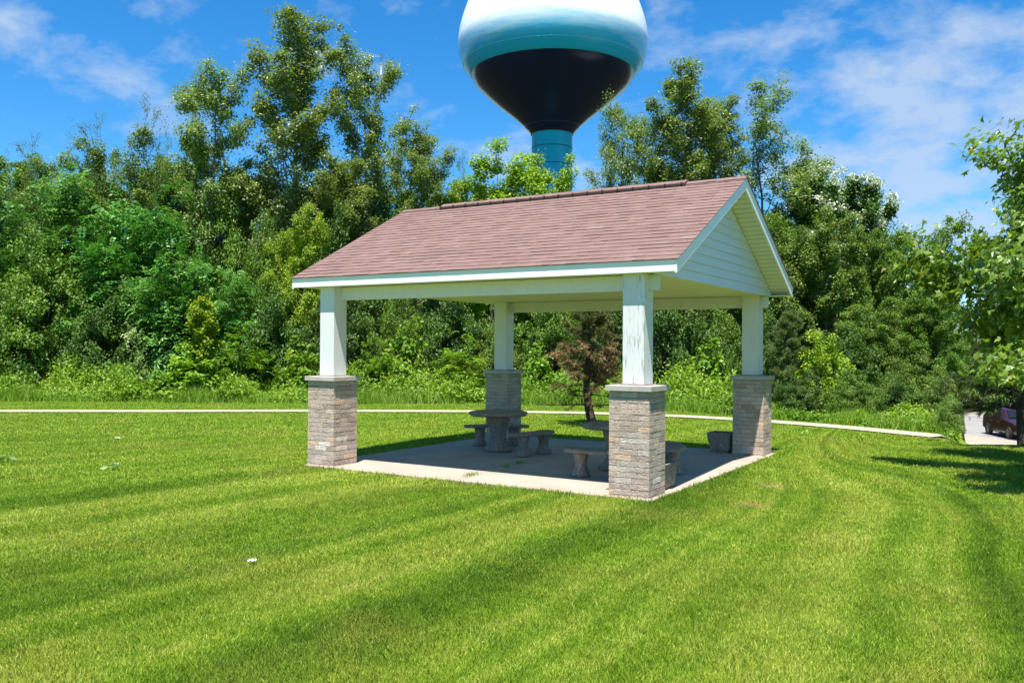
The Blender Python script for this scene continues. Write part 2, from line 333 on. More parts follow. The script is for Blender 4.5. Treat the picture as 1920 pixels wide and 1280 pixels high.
mk_bush('sumac_a', 51, 6, 3.0, 'leaf_sumac', 'bark_dark', nc=200, cr=.75, lpc=24, kind='pin', L=.66)
mk_bush('sumac_b', 52, 5, 2.6, 'leaf_sumac', 'bark_dark', nc=160, cr=.75, lpc=23, kind='pin', L=.6)
mk_bush('thicket_a', 55, 5, 3.2, 'leaf_mid', nc=230, cr=.48, lpc=130, leaf=.12)
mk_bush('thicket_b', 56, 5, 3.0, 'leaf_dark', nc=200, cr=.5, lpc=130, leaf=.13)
mk_bush('thicket_c', 57, 5, 2.6, 'leaf_olive', nc=190, cr=.45, lpc=120, leaf=.11)
mk_bush('broad_shrub', 61, 2.6, 1.4, 'leaf_broad', nc=70, cr=.38, lpc=34, leaf=.21, asp=.75, upb=.9)
mk_bush('pinnate_shrub', 62, 2.6, 1.4, 'leaf_broad', nc=60, cr=.45, lpc=11, kind='pin', L=.42)
mk_bush('yellow_shrub', 63, 3, 1.5, 'leaf_yellow', nc=90, cr=.34, lpc=80, leaf=.12)
mk_bush('pale_shrub', 64, 1.6, .8, 'leaf_pale', nc=26, cr=.32, lpc=9, kind='pin', L=.4)
mk_pine('sick_pine', 71, 4.2, 1.15, .14, 'needle_sick', 'bark_dark', nb=46, sick=True, tr=.1, lean=-.05, bare=.2)
mk_pine('soft_pine', 72, 5.5, 1.5, .03, 'needle_soft', 'bark_dark', nb=70, soft=True, tr=.08)
mk_pine('old_pine', 73, 6, 2.0, .15, 'needle_green', 'bark_dark', nb=84, tr=.2, bare=0)

prng = np.random.default_rng(5)
def plant(kind, name, px, y, hw, F, label, category, group=None, z=None, rz=None, parts=('trunk', 'crown')):
    w, c, H, Wd, ex = PROTO[kind]; x, yy, _ = at(px, F); z = float(ground_z(x, yy)) if z is None else z
    h = ztop(y, F) - z; s = hw / FPX * F / Wd
    o = empty(name, (x, yy, z), label, category, group, prng.uniform(0, 6.28) if rz is None else rz); o.scale = (s, s, h / H)
    link(parts[0], w, None, o); link(parts[1], c, None, o)
    if ex: link(ex[0], ex[1], M[ex[2]], o)
    return o
T = ('trunk', 'crown'); B = ('stems', 'foliage')
G1 = 'tall poplars rising above the woods'; G2 = 'trees behind the woodland edge'; G3 = 'shrubs at the woodland edge'; G4 = 'yellow green trees in front of the tower'
L = [
 ('poplar_b', 'poplar_tree', 390, 128, 74, 36, 'grey green poplar, shorter one left of the tallest poplar', 'tree', G1),
 ('poplar_a', 'poplar_tree', 560, 28, 92, 36, 'tallest poplar with airy shimmering crown, left of the water tower', 'tree', G1),
 ('poplar_b', 'poplar_tree', 685, 92, 66, 38, 'leaning poplar joined to the right side of the tallest poplar', 'tree', G1),
 ('poplar_a', 'poplar_tree', 782, 240, 66, 34, 'low poplar with thick crown above the left end of the shelter roof', 'tree', G1),
 ('poplar_sparse', 'poplar_tree', 1158, 188, 58, 38, 'thin see-through poplar just right of the tower stem', 'tree', G1),
 ('poplar_a', 'poplar_tree', 1278, 126, 82, 38, 'dense full poplar, tallest one right of the water tower', 'tree', G1),
 ('poplar_sparse', 'poplar_tree', 1440, 155, 84, 37, 'open poplar with visible limbs above the gable peak', 'tree', G1),
 ('poplar_b', 'poplar_tree', 1512, 295, 50, 38, 'small poplar top poking up left of the white blossoms', 'tree', G1),
 ('poplar_b', 'poplar_tree', 470, 325, 62, 37, 'grey green poplar filling the gap below the two tallest crowns', 'tree', G1),
 ('poplar_a', 'poplar_tree', 640, 300, 72, 35, 'poplar with a bare pale trunk low under the leaning poplar', 'tree', G1),
 ('locust', 'locust_tree', 225, 262, 120, 38, 'wide olive locust tree behind the sumac mound', 'tree', G2),
 ('locust', 'locust_tree', 120, 308, 100, 40, 'low olive locust tree under the leaning wispy sapling', 'tree', G2),
 ('elm', 'elm_tree', -10, 300, 90, 40, 'green elm cut by the left edge, behind the sumac mound', 'tree', G2),
 ('locust', 'locust_tree', 330, 262, 80, 39, 'olive locust tree touching the left side of the shorter poplar', 'tree', G2),
 ('locust', 'locust_tree', 50, 312, 80, 41, 'olive locust at the far left behind the first sumac', 'tree', G2),
 ('locust', 'locust_tree', 172, 288, 70, 41, 'olive locust below the feathery willow shoots', 'tree', G2),
 ('elm', 'elm_tree', 300, 300, 80, 42, 'green elm under the tallest wispy willow', 'tree', G2),
 ('elm', 'elm_tree', 600, 330, 90, 41, 'green elm behind the bare pale poplar trunk', 'tree', G2),
 ('elm', 'elm_tree', 730, 330, 80, 41, 'green elm filling in behind the low poplar', 'tree', G2),
 ('elm', 'elm_tree', 450, 330, 80, 41, 'green elm between the shorter and the tallest poplar', 'tree', G2),
 ('poplar_a', 'poplar_tree', 1345, 185, 60, 39, 'dense poplar shoulder right of the tallest right hand poplar', 'tree', G1),
 ('poplar_b', 'poplar_tree', 1215, 200, 55, 39, 'dense poplar shoulder left of the tallest right hand poplar', 'tree', G1),
 ('thicket_b', 'thicket', 1500, 690, 46, 22.8, 'low dark thicket under the yellow green shrub', 'shrub', G3),
 ('thicket_a', 'thicket', 1600, 690, 55, 22.2, 'low green thicket beside the path right of the yellow green shrub', 'shrub', G3),
 ('thicket_b', 'thicket', 1690, 700, 50, 21.6, 'low dark thicket beside the path near the road', 'shrub', G3),
 ('willow', 'willow_tree', 185, 222, 50, 37, 'wispy willow with feathery shoots against the sky', 'tree', G2),
 ('willow', 'willow_tree', 258, 182, 48, 37, 'tallest wispy willow with shoots leaning right', 'tree', G2),
 ('willow', 'willow_tree', 62, 258, 44, 38, 'lone wispy sapling nearest the left edge of the skyline', 'tree', G2),
 ('sumac_a', 'sumac_shrub', 20, 352, 110, 33, 'large sumac at the far left of the mound, cut by the picture edge', 'shrub', G3),
 ('sumac_a', 'sumac_shrub', 150, 342, 115, 33.5, 'tallest sumac in the middle of the leafy mound', 'shrub', G3),
 ('sumac_b', 'sumac_shrub', 275, 368, 100, 33, 'rounded sumac at the right end of the mound', 'shrub', G3),
 ('sumac_b', 'sumac_shrub', 330, 470, 80, 31, 'drooping sumac below the mound, right of the big round thicket', 'shrub', G3),
 ('sumac_b', 'sumac_shrub', 220, 430, 90, 32, 'sumac between the mound top and the big round thicket', 'shrub', G3),
 ('sumac_a', 'sumac_shrub', 430, 520, 70, 31, 'sumac behind the yellow green sapling', 'shrub', G3),
 ('thicket_a', 'thicket', 75, 458, 130, 31, 'big round green thicket at the left edge', 'shrub', G3),
 ('thicket_b', 'thicket', 200, 540, 80, 30.5, 'dark thicket right of the big round one, over the weeds', 'shrub', G3),
 ('thicket_a', 'thicket', 420, 385, 85, 35, 'tall green thicket under the shorter poplar', 'shrub', G3),
 ('thicket_a', 'thicket', 490, 420, 75, 33, 'green thicket left of the yellow green elder', 'shrub', G3),
 ('elder', 'elder_tree', 565, 395, 58, 32, 'yellow green elder beside the left eave of the shelter', 'tree', G3),
 ('thicket_b', 'thicket', 655, 390, 80, 34, 'dark thicket behind the left slope of the shelter roof', 'shrub', G3),
 ('thicket_a', 'thicket', 745, 365, 75, 34, 'thicket right behind the upper left corner of the roof', 'shrub', G3),
 ('thicket_b', 'thicket', 520, 540, 80, 31, 'dark thicket left of the front left post', 'shrub', G3),
 ('thicket_b', 'thicket', 640, 520, 80, 31, 'dark thicket straight behind the front left post', 'shrub', G3),
 ('thicket_a', 'thicket', 745, 560, 70, 30.5, 'leafy thicket framed between the two left posts', 'shrub', G3),
 ('thicket_b', 'thicket', 850, 520, 80, 31.5, 'dark thicket left of the back left post, seen under the roof', 'shrub', G3),
 ('thicket_c', 'thicket', 930, 590, 60, 30.5, 'grey green thicket behind the back left post', 'shrub', G3),
 ('thicket_a', 'thicket', 1030, 520, 80, 31, 'green thicket left of the browning pine, seen under the roof', 'shrub', G3),
 ('thicket_b', 'thicket', 1150, 500, 80, 31, 'dark thicket behind the browning pine', 'shrub', G3),
 ('thicket_b', 'thicket', 1260, 500, 80, 29, 'dark thicket just right of the front right post', 'shrub', G3),
 ('thicket_a', 'thicket', 1350, 560, 70, 28.5, 'green thicket left of the back right post', 'shrub', G3),
 ('elder', 'elder_tree', 918, 280, 110, 36, 'bright yellow green elder left of the tower stem', 'tree', G4),
 ('elder', 'elder_tree', 1028, 302, 84, 35.5, 'bright yellow green elder crossing the foot of the tower stem', 'tree', G4),
 ('elder', 'elder_tree', 836, 345, 60, 35, 'small yellow green elder at the left end of the ridge vent', 'tree', G4),
 ('willow', 'willow_tree', 862, 285, 34, 37, 'thin wispy tree against the sky left of the yellow elders', 'tree', G2),
 ('catalpa', 'blossom_tree', 1530, 350, 85, 37, 'white flowering tree nearest the gable', 'tree', G2),
 ('catalpa', 'blossom_tree', 1605, 335, 72, 38, 'white flowering tree with the tallest blossom crown', 'tree', G2),
 ('olive_tree', 'locust_tree', 1540, 400, 84, 32, 'dense olive tree in front of the white flowering trees', 'tree', G2),
 ('dark_elm', 'elm_tree', 1725, 412, 85, 34, 'dark green elm with ragged branches right of the blossoms', 'tree', G2),
 ('elm', 'elm_tree', 1640, 425, 60, 34, 'green elm between the olive tree and the ragged elm', 'tree', G2),
 ('elm', 'elm_tree', 1440, 400, 80, 34, 'green elm showing along the right slope of the gable', 'tree', G2),
 ('elm', 'elm_tree', 1760, 545, 62, 27, 'lower elm standing over the path end', 'tree', G2),
 ('locust', 'locust_tree', 1660, 560, 80, 28, 'lower olive locust over the right hand weeds', 'tree', G2),
 ('thicket_b', 'thicket', 1590, 600, 70, 27, 'dark thicket under the dense olive tree', 'shrub', G3),
 ('thicket_c', 'thicket', 1700, 650, 70, 24, 'olive thicket above the curving end of the path', 'shrub', G3),
 ('thicket_b', 'thicket', 1430, 590, 60, 27, 'dark thicket beside the back right post', 'shrub', G3),
 ('soft_pine', 'pine_tree', 1478, 585, 58, 24.5, 'soft pale green pine just right of the back right pillar', 'tree', None),
 ('yellow_shrub', 'yellow_shrub', 1540, 622, 58, 24, 'yellow green shrub right of the soft pine', 'shrub', None),
 ('thicket_c', 'thicket', 1774, 738, 27, 18.9, 'smallest bush beside the path end, in front of the road', 'shrub', G3),
 ('thicket_c', 'thicket', 1760, 690, 42, 21, 'small olive bush at the end of the path beside the road', 'shrub', G3),
 ('sapling', 'sapling', 378, 562, 34, 28.9, 'slender yellow green sapling standing above the weeds', 'tree', None),
 ('broad_shrub', 'broad_leaf_shrub', 355, 655, 66, 28.6, 'broad leaved shrub around the foot of the sapling', 'shrub', G3),
 ('pinnate_shrub', 'broad_leaf_shrub', 450, 625, 62, 29.3, 'bright drooping shrub right of the sapling', 'shrub', G3),
 ('broad_shrub', 'broad_leaf_shrub', 562, 640, 48, 29.3, 'bright broad leaved shrub left of the front left post', 'shrub', G3),
 ('pale_shrub', 'pale_shrub', 258, 612, 26, 29.5, 'pale wilted shrub in front of the dark thicket', 'shrub', None),
 ('pinnate_shrub', 'broad_leaf_shrub', 700, 640, 40, 29.5, 'drooping shrub just right of the front left post', 'shrub', G3),
 ('broad_shrub', 'broad_leaf_shrub', 765, 605, 52, 29.8, 'broad leaved shrub between the two left posts', 'shrub', G3),
 ('pinnate_shrub', 'broad_leaf_shrub', 862, 628, 62, 29.3, 'bright drooping shrub left of the back left post', 'shrub', G3),
 ('broad_shrub', 'broad_leaf_shrub', 1010, 650, 45, 29.3, 'broad leaved shrub right of the back left post', 'shrub', G3),
 ('broad_shrub', 'broad_leaf_shrub', 1330, 640, 48, 27.5, 'broad leaved shrub left of the back right post', 'shrub', G3),
 ('thicket_c', 'thicket', 1835, 560, 60, 74, 'far olive bush across the road, left of the parked car', 'shrub', 'bushes across the road'),
 ('thicket_b', 'thicket', 1925, 590, 70, 74, 'far dark bush across the road, behind the parked car', 'shrub', 'bushes across the road'),
 ('thicket_c', 'thicket', 1790, 600, 60, 80, 'far bush across the road beside the thicket at the path end', 'shrub', 'bushes across the road'),
 ('sick_pine', 'pine_tree', 1112, 555, 88, 20.3, 'browning pine with orange needles and bare lower branches', 'tree', None),
]
for k, n, px, y, hw, F, lab, ca, g in L:
    plant(k, n, px, y, hw, F, lab, ca, g, parts=T if ca == 'tree' else B, rz=(1.2 if k in ('sick_pine',) else None))
# deep wood behind everything: still one tree per object
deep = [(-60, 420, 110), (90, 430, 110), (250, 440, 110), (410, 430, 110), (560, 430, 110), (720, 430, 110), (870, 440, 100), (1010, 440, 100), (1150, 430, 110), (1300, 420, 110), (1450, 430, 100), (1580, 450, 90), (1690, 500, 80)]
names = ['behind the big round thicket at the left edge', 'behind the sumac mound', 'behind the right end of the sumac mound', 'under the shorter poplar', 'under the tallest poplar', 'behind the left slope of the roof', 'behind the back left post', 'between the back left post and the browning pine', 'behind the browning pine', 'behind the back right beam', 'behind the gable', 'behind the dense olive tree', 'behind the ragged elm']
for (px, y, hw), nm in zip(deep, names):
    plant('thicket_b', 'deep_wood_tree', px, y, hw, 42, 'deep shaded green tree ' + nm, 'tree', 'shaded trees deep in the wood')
# ---- right hand maple and pine, near
def maple():
    rng = np.random.default_rng(91); x, y = W2(11.6, 9.25); z = float(ground_z(x, y)); H = 5.9
    o = empty('maple_tree', (x, y, z), 'maple with large glossy lobed leaves reaching in from the right edge', 'tree')
    prof = lambda t: float(np.interp(t, [0, .08, .25, .5, 1], [3.0, 3.35, 3.15, 1.85, .2]))
    mb, limbs = skeleton(rng, H, .27, prof, 74, .03, .16, .01, 1, .05, .08)
    P, D, S = tips(rng, limbs, 8, .5, .35)
    for p, s in zip(P, S): mb.tube([s, p], [.012, .005], 3, cap=False)
    n = len(P); idx = np.repeat(np.arange(n), rng.poisson(70, n)); al = rng.uniform(0, 1, len(idx))[:, None] ** .4
    Q = S[idx] * (1 - al) + P[idx] * al + rng.normal(size=(len(idx), 3)) * .13; kp = Q[:, 2] > 1.4; Q = Q[kp]; idx = idx[kp]; out = unit(Q - np.array([0, 0, 3.0])); 
    V, Fc, _ = maple_leaves(rng, Q, .145, out); v = rng.uniform(0, .6, len(Q)) + rng.uniform(0, .3, n)[idx] + (rng.uniform(size=len(Q)) < .05) * .5
    me = np_mesh('maple_crown', V, Fc, np.clip(v, 0, 1)); mb.build('trunk', M['bark_grey'], o); link('crown', me, M['leaf_maple'], o)
maple()
plant('old_pine', 'pine_tree', 1925, 395, 135, 16.3, 'dark rough barked pine beside the road under the maple', 'tree', None, rz=.6)

# ---------------------------------------------------------------- ground
SLAB = (-.02, 5.53, -.06, 5.42)
def stripes(t):
    """mowing track coordinate s, from world position"""
    p = t.n('SeparateXYZ'); t.set(p.inputs[0], t.n('NewGeometry').outputs['Position']); x, y = p.outputs[0], p.outputs[1]
    k = t.math('MULTIPLY_ADD', x, -.034, .2)                                  # tracks fan out slightly
    s = t.math('SUBTRACT', x, t.math('MULTIPLY', k, t.math('ADD', y, 4)))
    yy = t.math('MAXIMUM', t.math('SUBTRACT', y, .3), 0); xx = t.math('MULTIPLY', t.math('SUBTRACT', x, 5.0), .5, clamp=True)
    cc = t.math('MAXIMUM', t.math('MULTIPLY_ADD', x, -.032, .342), .03)
    s = t.math('ADD', s, t.math('MULTIPLY', t.math('MULTIPLY', yy, yy), t.math('MULTIPLY', xx, cc)))
    wob = t.noise(t.n('NewGeometry').outputs['Position'], .35, 2); s = t.math('ADD', s, t.math('MULTIPLY', t.math('SUBTRACT', wob, .5), .5))
    return x, y, s
def lawn_color(t, blade):
    P = t.n('NewGeometry').outputs['Position']; x, y, s = stripes(t)
    n1 = t.n('TexNoise', noise_dimensions='1D'); t.set(n1.inputs['W'], s); n1.inputs['Scale'].default_value = .95; n1.inputs['Detail'].default_value = 2.5; n1.inputs['Roughness'].default_value = .6
    f = t.sub(n1.outputs['Fac'], .40, .60)  # mower bands: brightness of leaning blades put into the colour, with worn turf tone
    near = t.math('MULTIPLY', t.sub(t.math('ADD', t.math('MULTIPLY', y, .8), t.math('MULTIPLY', x, -.55)), 4.5, -2.5), 1.0, clamp=True)   # tracks fade towards the path
    def line(c, w): return t.math('SUBTRACT', 1, t.math('DIVIDE', t.math('ABSOLUTE', t.math('SUBTRACT', s, c)), w), clamp=True)
    f = t.math('ADD', t.math('MULTIPLY', t.math('SUBTRACT', f, .5), t.math('MULTIPLY_ADD', near, .75, .25)), .5)
    f = t.math('ADD', f, t.math('MULTIPLY', line(8.8, .34), .9)); f = t.math('SUBTRACT', f, t.math('MULTIPLY', line(9.35, .55), .42))
    f = t.math('ADD', f, t.math('MULTIPLY', line(7.6, .26), .7)); f = t.math('SUBTRACT', f, t.math('MULTIPLY', line(7.05, .38), .5)); f = t.math('SUBTRACT', f, t.math('MULTIPLY', line(5.6, .3), .3))
    big = t.noise(P, .8, 5, .6); fine = t.noise(P, 6, 4, .6)
    g = t.math('ADD', t.math('MULTIPLY', f, .52), t.math('ADD', t.math('MULTIPLY', t.sub(big, .3, .7), .26), t.math('MULTIPLY', t.sub(fine, .3, .7), .26)), clamp=True)
    # worn, yellower turf in front of and right of the shelter
    dry = t.math('MULTIPLY', t.sub(t.noise(P, .55, 4, .6), .48, .68), .75, clamp=True)
    col = t.ramp(g, [(0, (.105, .20, .013)), (.25, (.165, .29, .017)), (.55, (.255, .39, .027)), (.8, (.365, .46, .055)), (1, (.50, .55, .11))])
    col = t.mix(t.math('MULTIPLY', dry, .6), col, (.42, .42, .07))
    def spot(cx, cy, r, e=2.2):
        d = t.math('SQRT', t.math('ADD', t.math('POWER', t.math('ABSOLUTE', t.math('SUBTRACT', x, cx)), 2), t.math('MULTIPLY', t.math('POWER', t.math('ABSOLUTE', t.math('SUBTRACT', y, cy)), 2), e)))
        d = t.math('ADD', d, t.math('MULTIPLY', t.math('SUBTRACT', fine, .5), r * 1.2))
        return t.math('SUBTRACT', 1, t.sub(d, r * .35, r), clamp=True)
    col = t.mix(t.math('MULTIPLY', spot(6.55, .45, .28), .75), col, (.42, .26, .13)); col = t.mix(t.math('MULTIPLY', spot(6.35, 2.0, .32), .7), col, (.36, .33, .12))
    # under the trees the lawn gives way to dark soil and leaf litter
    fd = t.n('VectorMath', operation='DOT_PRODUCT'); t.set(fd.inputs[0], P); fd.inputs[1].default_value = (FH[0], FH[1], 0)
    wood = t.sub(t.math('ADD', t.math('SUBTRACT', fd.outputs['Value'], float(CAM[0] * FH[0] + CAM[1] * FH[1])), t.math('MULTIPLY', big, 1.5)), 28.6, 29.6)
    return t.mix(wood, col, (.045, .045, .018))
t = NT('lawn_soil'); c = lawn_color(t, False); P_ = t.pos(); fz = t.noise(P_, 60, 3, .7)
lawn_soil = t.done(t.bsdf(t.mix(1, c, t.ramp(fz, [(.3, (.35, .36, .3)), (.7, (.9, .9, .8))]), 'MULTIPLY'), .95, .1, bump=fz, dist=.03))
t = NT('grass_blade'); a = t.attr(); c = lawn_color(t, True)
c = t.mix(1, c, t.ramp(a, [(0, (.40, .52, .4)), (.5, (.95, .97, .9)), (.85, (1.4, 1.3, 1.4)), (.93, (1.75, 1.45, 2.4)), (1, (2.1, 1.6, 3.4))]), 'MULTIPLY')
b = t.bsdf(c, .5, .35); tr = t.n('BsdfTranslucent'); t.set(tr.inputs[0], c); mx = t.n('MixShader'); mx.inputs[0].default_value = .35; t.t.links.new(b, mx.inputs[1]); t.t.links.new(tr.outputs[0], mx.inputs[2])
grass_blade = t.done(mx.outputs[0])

def axis(lo, hi, fine, far):
    a = np.arange(lo, hi + .001, fine); e = np.geomspace(fine * 2, far, 26)
    return np.concatenate([lo - e[::-1], a, hi + e])
uF = axis(-10, 80, .5, 900); uR = axis(-45, 60, .5, 900)
gF, gR = np.meshgrid(uF, uR, indexing='ij'); gx = CAM[0] + FH[0] * gF + RH[0] * gR; gy = CAM[1] + FH[1] * gF + RH[1] * gR
gz = ground_z(gx, gy); nF, nR = gF.shape; ii = np.arange(nF * nR).reshape(nF, nR)
me = np_mesh('lawn', np.stack([gx, gy, gz], -1).reshape(-1, 3), np.stack([ii[:-1, :-1], ii[:-1, 1:], ii[1:, 1:], ii[1:, :-1]], -1).reshape(-1, 4), smooth=True)
ob = link('lawn', me, lawn_soil); tag(ob, 'mown green lawn with curving mower tracks', 'lawn', kind='structure')

# path (thin concrete strip along the far side of the lawn)
ctl = [(-200, 777.5), (0, 775), (300, 773.5), (600, 771), (900, 770.3), (1100, 772), (1280, 777), (1400, 783), (1500, 789.5), (1600, 797), (1700, 806), (1765, 812.0)]
cx_ = np.array([c[0] for c in ctl]); cv_ = np.array([c[1] for c in ctl]); pxs = np.linspace(-200, 1765, 90); vs_ = np.interp(pxs, cx_, cv_)
ker = np.array([1, 2, 3, 2, 1]) / 9; vs_[2:-2] = np.convolve(vs_, ker, 'valid')
pc = []
for a_, v_ in zip(pxs, vs_):
    Fd = 1.75 * FPX / (v_ - 653 + .35); x, y, _ = at(a_, Fd); pc.append((x, y))
pc = np.array(pc); tn = unit(np.gradient(pc, axis=0)); nm = np.stack([-tn[:, 1], tn[:, 0]], 1); hwid = .36
path_pts = pc
a1 = pc + nm * hwid; a2 = pc - nm * hwid; mid = pc
V = []
for a_ in (a1, mid, a2): V.append(np.column_stack([a_, ground_z(a_[:, 0], a_[:, 1]) + .03]))
V = np.concatenate(V); n = len(pc); Fc = []
for i in range(n - 1): Fc += [(i, i + 1, n + i + 1, n + i), (n + i, n + i + 1, 2 * n + i + 1, 2 * n + i)]
t = NT('path_concrete'); nz = t.noise(t.pos(), 3, 6, .6); path_mat = t.done(t.bsdf(t.ramp(nz, [(.3, (.36, .31, .21)), (.7, (.48, .42, .30))]), .9, .2, bump=nz, dist=.01))
ob = link('path', np_mesh('path', V, np.array(Fc)), path_mat); tag(ob, 'narrow pale concrete path along the wood edge', 'path', kind='structure')
# road and pavement down the bank on the right
def sheet(name, pts, z, mat, label, cat_):
    V = [(*W2(F, R), z) for F, R in pts]; ob = link(name, np_mesh(name, np.array(V), np.array([list(range(len(V)))])), mat); tag(ob, label, cat_, kind='structure'); return ob
t = NT('road_surface'); p = t.pos(); nz = t.noise(p, 1.2, 6, .6); vo = t.n('TexVoronoi', feature='DISTANCE_TO_EDGE'); t.set(vo.inputs['Vector'], t.pos(False, (.25, .12, 1))); vo.inputs['Scale'].default_value = 1
crk = t.math('LESS_THAN', t.math('ADD', vo.outputs['Distance'], t.math('MULTIPLY', nz, .02)), .028)
road_mat = t.done(t.bsdf(t.mix(t.math('MULTIPLY', crk, .6), t.ramp(nz, [(.3, (.22, .21, .205)), (.7, (.30, .285, .27))]), (.09, .09, .10)), .9, .2))
t = NT('pavement_surface'); nz = t.noise(t.pos(), 1.5, 6, .6); pave_mat = t.done(t.bsdf(t.ramp(nz, [(.3, (.30, .25, .195)), (.7, (.40, .34, .27))]), .9, .2))
sheet('road', [(52.0, 24), (44, 26.5), (36, 60), (52, 75), (66.4, 75), (66.4, 26)], -3.09, road_mat, 'grey cracked road at the foot of the bank', 'road')
sheet('pavement', [(45, 20), (38, 22.5), (30, 60), (37, 62), (46.4, 27.0), (51.5, 26.2), (53, 24)], -3.075, pave_mat, 'pale concrete pavement between lawn and road', 'pavement')
mb = MB()
for i in range(20):
    R0 = 24 + i * 2.6; q = W2(66.5, R0); M4 = Matrix.Translation((q[0], q[1], -3.1)) @ Matrix.Rotation(math.atan2(RH[1], RH[0]), 4, 'Z'); mb.box(0, 2.58, -.1, .1, -.1, .15, None, M4)
ob = mb.build('kerb', pave_mat, bevel=.02); tag(ob, 'pale concrete kerb on the far side of the road', 'kerb', kind='structure')

# slab
t = NT('slab_concrete'); p = t.pos(); n1 = t.noise(p, 1.6, 6, .6); n2 = t.noise(p, 40, 3, .6)
col = t.mix(1, t.ramp(n1, [(.3, (.335, .27, .22)), (.7, (.435, .36, .30))]), t.ramp(n2, [(.3, (.86, .86, .86)), (.7, (1.05, 1.05, 1.05))]), 'MULTIPLY')
slab_mat = t.done(t.bsdf(col, .85, .25, bump=n2, dist=.004))
mb = MB(); x0, x1, y0, y1 = SLAB
for a_, b_ in ((x0, 2.715), (2.727, x1)):
    for c_, d_ in ((y0, 2.67), (2.682, y1)): mb.box(a_, b_, c_, d_, -.25, .0)
mb.box(x0 + .02, x1 - .02, y0 + .02, y1 - .02, -.24, -.02)
ob = mb.build('concrete_slab', slab_mat, bevel=.008); tag(ob, 'square concrete floor slab with joints under the shelter', 'floor', kind='structure')

# ---------------------------------------------------------------- grass blades (one stuff object)
def grass():
    rng = np.random.default_rng(17); Ps = []; Ls = []; Ws = []
    for f0, f1, dens, w in ((3.9, 7, 14000, .0018), (7, 11, 6500, .0027), (11, 17, 2300, .0045), (17, 31, 1000, .0075)):
        n = int(dens * (f1 ** 2 - f0 ** 2) * .5 * 1.30); u = np.sqrt(rng.uniform(f0 ** 2, f1 ** 2, n)); q = rng.uniform(-.64, .66, n)
        Ps.append(np.stack([CAM[0] + FH[0] * u + RH[0] * u * q, CAM[1] + FH[1] * u + RH[1] * u * q], 1)); Ls.append(np.full(n, .034)); Ws.append(np.full(n, w))
    P = np.concatenate(Ps); L = np.concatenate(Ls); Wd = np.concatenate(Ws)
    x, y = P[:, 0], P[:, 1]; e = rng.uniform(-.035, .03, len(P))
    ok = ~((x > SLAB[0] + e) & (x < SLAB[1] - e) & (y > SLAB[2] + e) & (y < SLAB[3] - e))
    # path
    dmin = np.full(len(P), 9.)
    for i in range(0, len(path_pts) - 1):
        a = path_pts[i]; b = path_pts[i + 1]; ab = b - a; m = (np.abs(x - a[0]) < 2.2) & (np.abs(y - a[1]) < 2.2)
        if not m.any(): continue
        tt = np.clip(((P[m] - a) @ ab) / (ab @ ab), 0, 1); dmin[m] = np.minimum(dmin[m], np.linalg.norm(P[m] - a - tt[:, None] * ab, axis=1))
    ok &= dmin > .36 + e
    ok &= ~((np.hypot((x - 6.55), (y - .45) * 1.5) < .22) & (rng.uniform(size=len(x)) < .8))
    P = P[ok]; L = L[ok]; Wd = Wd[ok]; x, y = P[:, 0], P[:, 1]; z = ground_z(x, y)
    # taller beside slab and pillars where the mower misses
    d = np.maximum.reduce([SLAB[0] - x, x - SLAB[1], SLAB[2] - y, y - SLAB[3]]); L = L * (1 + .9 * np.exp(-np.clip(d, 0, 9) / .08)) * rng.uniform(.6, 1.25, len(P)); L = L * (1 + .25 * np.sin(x * 7 + np.sin(y * 5)) * np.sin(y * 6))
    k = .2 - .034 * x; s = x - k * (y + 4) + np.where(y > .3, (y - .3) ** 2, 0) * .155 * np.clip((x - 5) * .5, 0, 1)
    ldir = np.sin(s * PI / .8) * .10      # mower rolls alternate tracks to and fro
    n = len(P); a = rng.uniform(0, 2 * PI, n); dx = np.cos(a); dy = np.sin(a); b = rng.uniform(0, 2 * PI, n); l = rng.uniform(.1, .75, n)
    lx = np.cos(b) * l; ly = np.sin(b) * l + ldir
    base = np.column_stack([x, y, z]); dv = np.column_stack([dx, dy, np.zeros(n)]) * Wd[:, None]
    tip = base + np.column_stack([lx, ly, np.ones(n) * .9]) * L[:, None]; midp = base + np.column_stack([lx * .3, ly * .3, np.ones(n) * .5]) * L[:, None]
    V = np.stack([base - dv, base + dv, midp + dv * .9, tip, midp - dv * .9], 1).reshape(-1, 3)
    ob = link('grass', np_mesh('grass', V, np.arange(5 * n).reshape(n, 5), rng.uniform(0, 1, n)), grass_blade); tag(ob, 'short green grass blades of the mown lawn', 'grass', kind='stuff')
grass()

